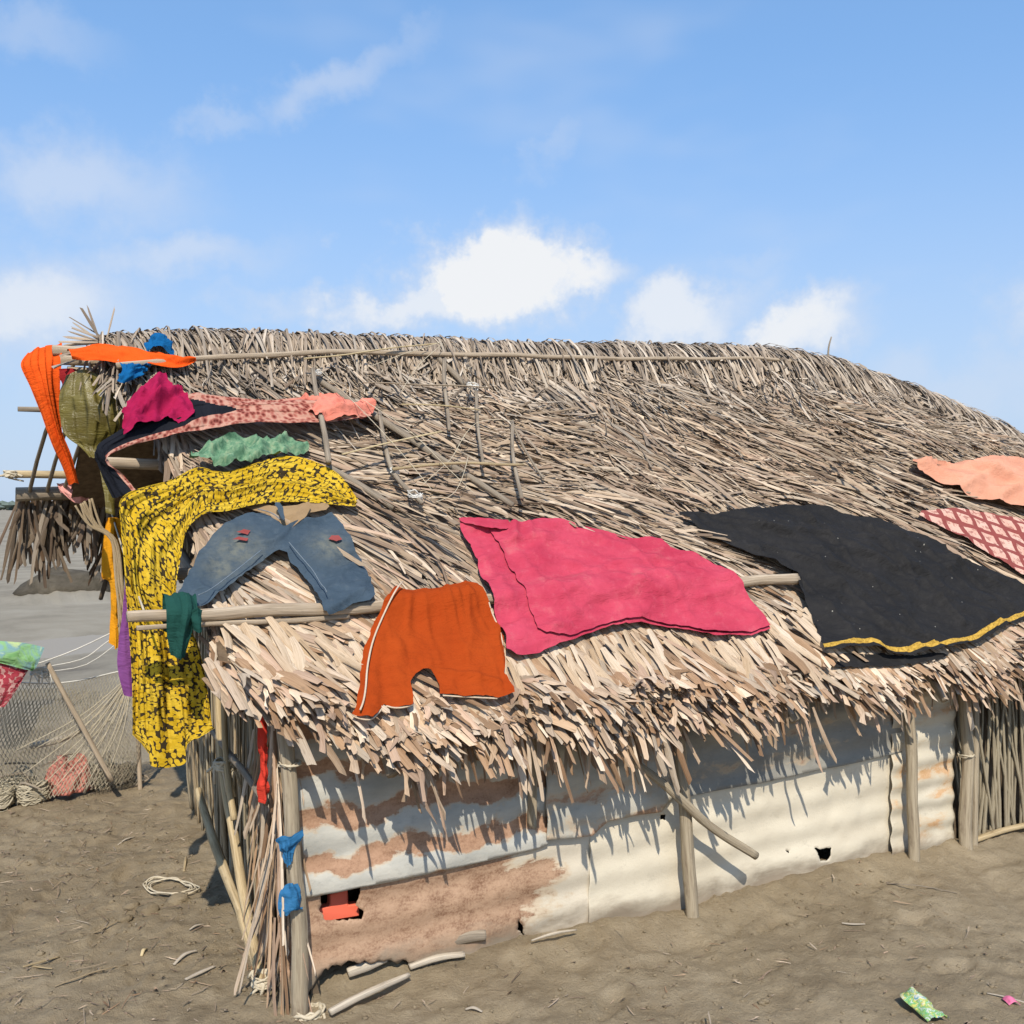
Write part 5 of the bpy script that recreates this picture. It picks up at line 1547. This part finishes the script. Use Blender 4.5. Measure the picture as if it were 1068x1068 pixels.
o = row_cloth('green_print_sheet', [[(-.95, 2.77, .93), (-.80, 2.74, .945), (-.66, 2.74, .925), (-.575, 2.75, .895)], [(-.95, 2.70, .89), (-.80, 2.68, .885), (-.68, 2.70, .85), (-.61, 2.72, .81)], [(-.95, 2.68, .85), (-.82, 2.67, .845), (-.70, 2.70, .80), (-.63, 2.72, .775)]],
              M_GREENPRINT, 'green and blue printed sheet hung over the fishing net at the left edge', 'sheet', 24, 18, .012, 3, 3, 53)
o = row_cloth('burgundy_floral_cloth', [[(-.95, 2.73, .86), (-.82, 2.70, .85), (-.72, 2.72, .81), (-.65, 2.74, .785)], [(-.95, 2.71, .75), (-.86, 2.69, .74), (-.76, 2.70, .71), (-.70, 2.72, .70)], [(-.95, 2.71, .62), (-.88, 2.69, .60), (-.82, 2.70, .59), (-.77, 2.72, .60)]],
              M_BURG, 'burgundy floral cloth hanging below the green printed sheet', 'cloth', 24, 24, .012, 4, 3, 59)
row_cloth('red_mesh_bag', [[(-.55, 3.06, .03), (-.47, 3.0, .02), (-.37, 3.0, .025), (-.30, 3.06, .03)], [(-.54, 3.05, .11), (-.47, 2.98, .10), (-.38, 2.99, .09), (-.31, 3.05, .10)], [(-.52, 3.07, .17), (-.47, 3.03, .20), (-.41, 3.04, .13), (-.33, 3.07, .20)], [(-.48, 3.1, .18), (-.45, 3.09, .23), (-.41, 3.09, .16), (-.36, 3.1, .22)]],
          M_FADEDRED, 'crumpled faded red mesh bag lying behind the fishing net', 'bag', 30, 30, .035, 7, 6, 61)


def plank(name, pts, rad, mat, label, cat, group=None, flat=.45, wob=.014, sides=9):
    o_ = MB().tube([(a, b, float(ground_z(a, b)) + c) for a, b, c in pts], rad, sides, wob, 6, flat, seed=rng.uniform(0, 99)).build(name, mat)
    tag(o_, label, cat, group)
    return o_


plank('driftwood_piece', [(-.62, 3.12, .30), (-.50, 3.1, .32), (-.36, 3.1, .36)], [.022, .026, .018], M_DRIFT, 'pale driftwood stick caught behind the fishing net', 'driftwood', flat=.8)
o = MB()
for k in range(9):
    a, b = -.70 + rng.uniform(0, .62), 3.06 + rng.uniform(-.1, .12)
    z0 = float(ground_z(a, b))
    o.tube([(a, b, z0 + .01), (a + rng.normal(0, .08), b + rng.normal(0, .05), z0 + rng.uniform(.05, .22)), (a + rng.normal(0, .18), b + rng.normal(0, .06), z0 + rng.uniform(.02, .2))], [.009, .005], 6, .006, 4, seed=k)
o = o.build('brush_heap', M_GREYSTICK); tag(o, 'tangle of grey twigs piled under the fishing net', 'twigs', kind='stuff')
for k, (a, b, r_) in enumerate(((-.14, 3.12, .085), (-.62, 3.0, .085), (-.80, 2.96, .08), (-.72, 3.12, .12), (-.26, 3.16, .10))):
    tag(obj('netting_bundle', None) if False else twist('netting_bundle', (a, b, float(ground_z(a, b)) + .06), r_, 46, M_NET if k else M_GREYSTICK, None, 0, (1, .8, 1.2), .004, 70 + k),
        ['dark grey bundle of old netting at the foot of the yellow cloth', 'pale bundle of old netting under the net, beside the red mesh bag', 'pale bundle of old netting under the net at the left edge of the view', 'large heap of brown netting sagging behind the net, left of the red bag', 'loose heap of brown netting between the red bag and the yellow cloth'][k], 'netting')

# ------------------------------------------------------------------ litter on the mud
# driftwood at the foot of the wall
plank('driftwood_log', [(.07, -.14, .02), (.20, -.12, .03), (.37, -.065, .035)], [.013, .015, .010], M_DRIFT, 'pale driftwood stick nearest the corner post below the torn sheet', 'driftwood', flat=.8)
plank('driftwood_log', [(.40, -.005, .02), (.50, -.015, .03), (.60, -.03, .03)], [.016, .019, .015], M_DRIFT, 'flat pale driftwood piece against the ragged sheet edge', 'driftwood', flat=.6)
plank('driftwood_log', [(.18, .03, .03), (.26, .02, .05), (.32, .02, .05)], [.02, .024, .017], M_DRIFT, 'stubby pale driftwood chunk behind the ragged sheet edge', 'driftwood', flat=.8)
plank('driftwood_log', [(.855, -.075, .02), (.95, -.07, .03), (1.05, -.065, .03)], [.004, .010, .004], M_DRIFT, 'thin pale splinter at the foot of the rusty sheet', 'driftwood', flat=.6)
plank('driftwood_log', [(.56, .02, .05), (.62, .0, .055), (.69, -.01, .045)], [.028, .032, .026], M_GREYSTICK, 'grey split log end tucked under the ragged rusty sheet', 'driftwood', flat=.8, sides=10)


def clod(name, c, r, mat, label=None, cat=None, group=None, sq=.6, seed=0):
    V = []; F = []; nA, nB = 14, 9
    for i in range(nB + 1):
        th = math.pi * i / nB
        for k in range(nA):
            a = 2 * math.pi * k / nA
            d = Vector((math.sin(th) * math.cos(a), math.sin(th) * math.sin(a), math.cos(th)))
            rr = r * (1 + .38 * mnoise.noise(d * 1.7 + Vector((seed * 3.1, 0, 0))) + .12 * mnoise.noise(d * 5 + Vector((seed, 3, 0))))
            V.append((c[0] + d.x * rr, c[1] + d.y * rr * .85, c[2] + d.z * rr * sq))
    for i in range(nB):
        for k in range(nA):
            F.append((i * nA + k, (i + 1) * nA + k, (i + 1) * nA + (k + 1) % nA, i * nA + (k + 1) % nA))
    o_ = obj(name, make_mesh(name, V, F), mat)
    if label: tag(o_, label, cat, group)
    return o_


for k, (a, b, r_) in enumerate(((-.36, 1.12, .035), (-.31, 1.05, .05), (-.18, 1.1, .05), (-.40, 1.02, .03))):
    clod('mud_clod', (a, b, float(ground_z(a, b)) + .004), r_, M_MUD, ['small rounded mud clod left of the twine coil, second from the left', 'larger rounded mud clod left of the twine coil, third from the left',
                                                                              'larger rounded mud clod right beside the twine coil', 'smallest mud clod left of the twine coil, leftmost of four'][k], 'clod', 'mud clods beside the twine coil', .5, k)
clod('weed_heap', (1.55, 25.2, float(ground_z(1.55, 25.2)) - .25), 1.15, M_WEED, 'low dark heap of dried weed lying on the far mud flat', 'heap', None, .42, 5)
# coil of pale twine
o = MB()
for k in range(5):
    cx, cy = -.185 + rng.normal(0, .01), 1.26 + rng.normal(0, .012)
    pts = []
    for j in range(16):
        a = j * .44 + k
        q = 1 + .15 * rng.uniform()
        px_, py_ = cx + .085 * q * math.cos(a) + .0 * k, cy + .085 * q * math.sin(a) * 1.1 - .05 * math.cos(a)
        pts.append((px_, py_, float(ground_z(px_, py_)) + .012 + .008 * rng.uniform()))
    o.tube(pts, .0032, 5, 0, 3)
o = o.build('twine_coil', M_TWINE); tag(o, 'loose coil of pale twine lying on the mud left of the hut', 'twine')
# twigs and leaf strips that can be picked out
tw = [((-.79, .70), (-.665, .77), .007, M_BAMBOO, 'orange brown twig crossing another at the lower left of the mud'),
      ((-.77, .74), (-.70, .63), .005, M_BAMBOO, 'short orange twig lying across a longer one at the lower left'),
      ((-.70, .50), (-.45, .60), .005, M_REED, 'long straight reed lying on the mud at the lower left'),
      ((-.63, .86), (-.42, 1.02), .004, M_REED, 'thin bent twig above the crossed twigs on the mud'),
      ((-.50, .95), (-.46, 1.04), .004, M_GREYSTICK, 'small grey twig standing off the thin bent twig'),
      ((-.31, .50), (-.22, .545), .009, M_DRIFT, 'pale flat wood chip lying left of the gable rail foot'),
      ((-.30, .33), (-.19, .38), .010, M_DRIFT, 'broad pale wood splinter nearest the corner post on the left mud'),
      ((-.20, .76), (-.14, .79), .006, M_DRIFT, 'small cream wood chip left of the bamboo rail'),
      ((-.09, 1.45), (-.05, 1.62), .007, M_BAMBOO, 'orange leaf strip beside the gable wall near the twine coil'),
      ((-.40, .62), (-.375, .67), .008, M_PALE, 'tiny yellow leaf scrap on the mud at the lower left'),
      ((-.30, 2.0), (-.22, 2.05), .005, M_DRIFT, 'white scrap of plastic cord on the mud below the net'),
      ((-.62, 3.0), (-.25, 3.22), .006, M_REED, 'long pale reed lying at the foot of the fishing net'),
      ((.46, -.33), (.50, -.37), .008, M_DRIFT, 'small pale chip on the mud in front of the rusty sheet'),
      ((2.05, -.42), (2.13, -.46), .006, M_DRIFT, 'short pale straw lying before the cream sheet'),
      ((2.55, -.2), (2.75, -.4), .004, M_GREYSTICK, 'thin dark twig on the mud before the right hand post')]
for (a, b, r_, mt, lb) in tw:
    m_ = ((a[0] + b[0]) / 2 + rng.normal(0, .003), (a[1] + b[1]) / 2 + rng.normal(0, .003))
    plank('twig', [(a[0], a[1], r_ * .9), (m_[0], m_[1], r_ * 1.6), (b[0], b[1], r_ * .9)], [r_ * .7, r_, r_ * .6], mt, lb, 'twig', None, .5, .006, 6)
# glossy wrapper and pink scrap in the foreground
gz0 = float(ground_z(1.74, -1.02))
row_cloth('snack_wrapper', [[(1.72, -1.10, gz0 + .01), (1.75, -1.115, gz0 + .03), (1.79, -1.125, gz0 + .015)], [(1.735, -1.03, gz0 + .02), (1.765, -1.04, gz0 + .045), (1.80, -1.06, gz0 + .02)], [(1.75, -.97, gz0 + .025), (1.785, -.985, gz0 + .05), (1.82, -1.0, gz0 + .02)], [(1.80, -.95, gz0 + .02), (1.815, -.965, gz0 + .03), (1.825, -.975, gz0 + .02)]],
          M_WRAP, 'crumpled green and white wrapper on the mud at the bottom edge', 'wrapper', 18, 24, .012, 4, 4, 83, thick=.001)
gz0 = float(ground_z(2.09, -1.13))
row_cloth('pink_scrap', [[(2.075, -1.13, gz0 + .005), (2.09, -1.14, gz0 + .016), (2.105, -1.15, gz0 + .006)], [(2.08, -1.11, gz0 + .01), (2.095, -1.12, gz0 + .025), (2.112, -1.13, gz0 + .01)], [(2.09, -1.095, gz0 + .004), (2.10, -1.1, gz0 + .012), (2.115, -1.115, gz0 + .004)]],
          M_PINKPL, 'small pink plastic scrap on the mud at the lower right corner', 'scrap', 10, 10, .006, 3, 3, 89, thick=.001)
plank('twig', [(2.07, -1.05, .006), (2.11, -1.10, .008), (2.17, -1.17, .006)], [.003, .005], M_DRIFT, 'pale straw lying beside the small pink scrap', 'twig', None, .6, .002, 6)

# scattered straw, bark and leaf crumbs: nobody could count them
n = 4200
a = rng.uniform(-1.2, 2.6, n); b = rng.uniform(-1.5, 3.2, n)
w_ = np.where(a < .0, 1.0, .30); ok = (rng.uniform(0, 1, n) < w_) & ~((a > .0) & (b > -.05))
a, b = a[ok], b[ok]; n = len(a)
an = rng.uniform(0, 6.28, n)
P0 = np.stack([a, b, ground_z(a, b) + .004], 1)
D = np.stack([np.cos(an), np.sin(an), rng.normal(0, .12, n)], 1)
v, f, u, c = blades(P0, D, np.repeat(np.array([[0, 0, 1.]]), n, 0), rng.uniform(.01, .055, n) * rng.choice([1, 1, 1, 2.2], n), rng.uniform(.0015, .006, n), np.full(n, .002), np.full(n, .004),
                    rng.normal(0, .5, n), rng.normal(0, .008, n), np.zeros(n), palette(rng.uniform(0, .8, n)) * .85, seg=3)
lt = obj('straw_litter', make_mesh('straw_litter', v, f, u, {'col': c}), M_THATCH)
tag(lt, 'scattered bits of straw and leaf trodden into the mud', 'litter', kind='stuff')
mb = MB()
n = 1100
V = []; F = []
for k in range(n):
    a, b = (rng.uniform(-1.2, .0), rng.uniform(.1, 3.3)) if k % 2 else (rng.uniform(-.3, 2.6), rng.uniform(-1.4, -.1))
    r_ = rng.uniform(.003, .011) * (1.7 if rng.uniform() < .06 else 1)
    z0 = float(ground_z(a, b))
    bs = len(V)
    for (dx, dy, dz) in ((1, 0, 0), (0, 1, 0), (-1, 0, 0), (0, -1, 0), (.7, .7, .5), (-.7, .6, .6), (-.6, -.7, .5), (.6, -.7, .6), (0, 0, .9), (0, 0, -.8)):
        j = rng.uniform(.7, 1.25)
        V.append((a + dx * r_ * j, b + dy * r_ * j, z0 + dz * r_ * .8 * j))
    for q in ((0, 1, 4), (1, 2, 5), (2, 3, 6), (3, 0, 7), (4, 1, 5), (5, 2, 6), (6, 3, 7), (7, 0, 4), (4, 5, 8), (5, 6, 8), (6, 7, 8), (7, 4, 8), (1, 0, 9), (2, 1, 9), (3, 2, 9), (0, 3, 9)):
        F.append(tuple(bs + i for i in q))
cr = obj('mud_crumbs', make_mesh('mud_crumbs', V, F), M_MUD)
tag(cr, 'small crumbs of dried mud scattered over the ground', 'crumbs', kind='stuff')
bpy.context.view_layer.update()
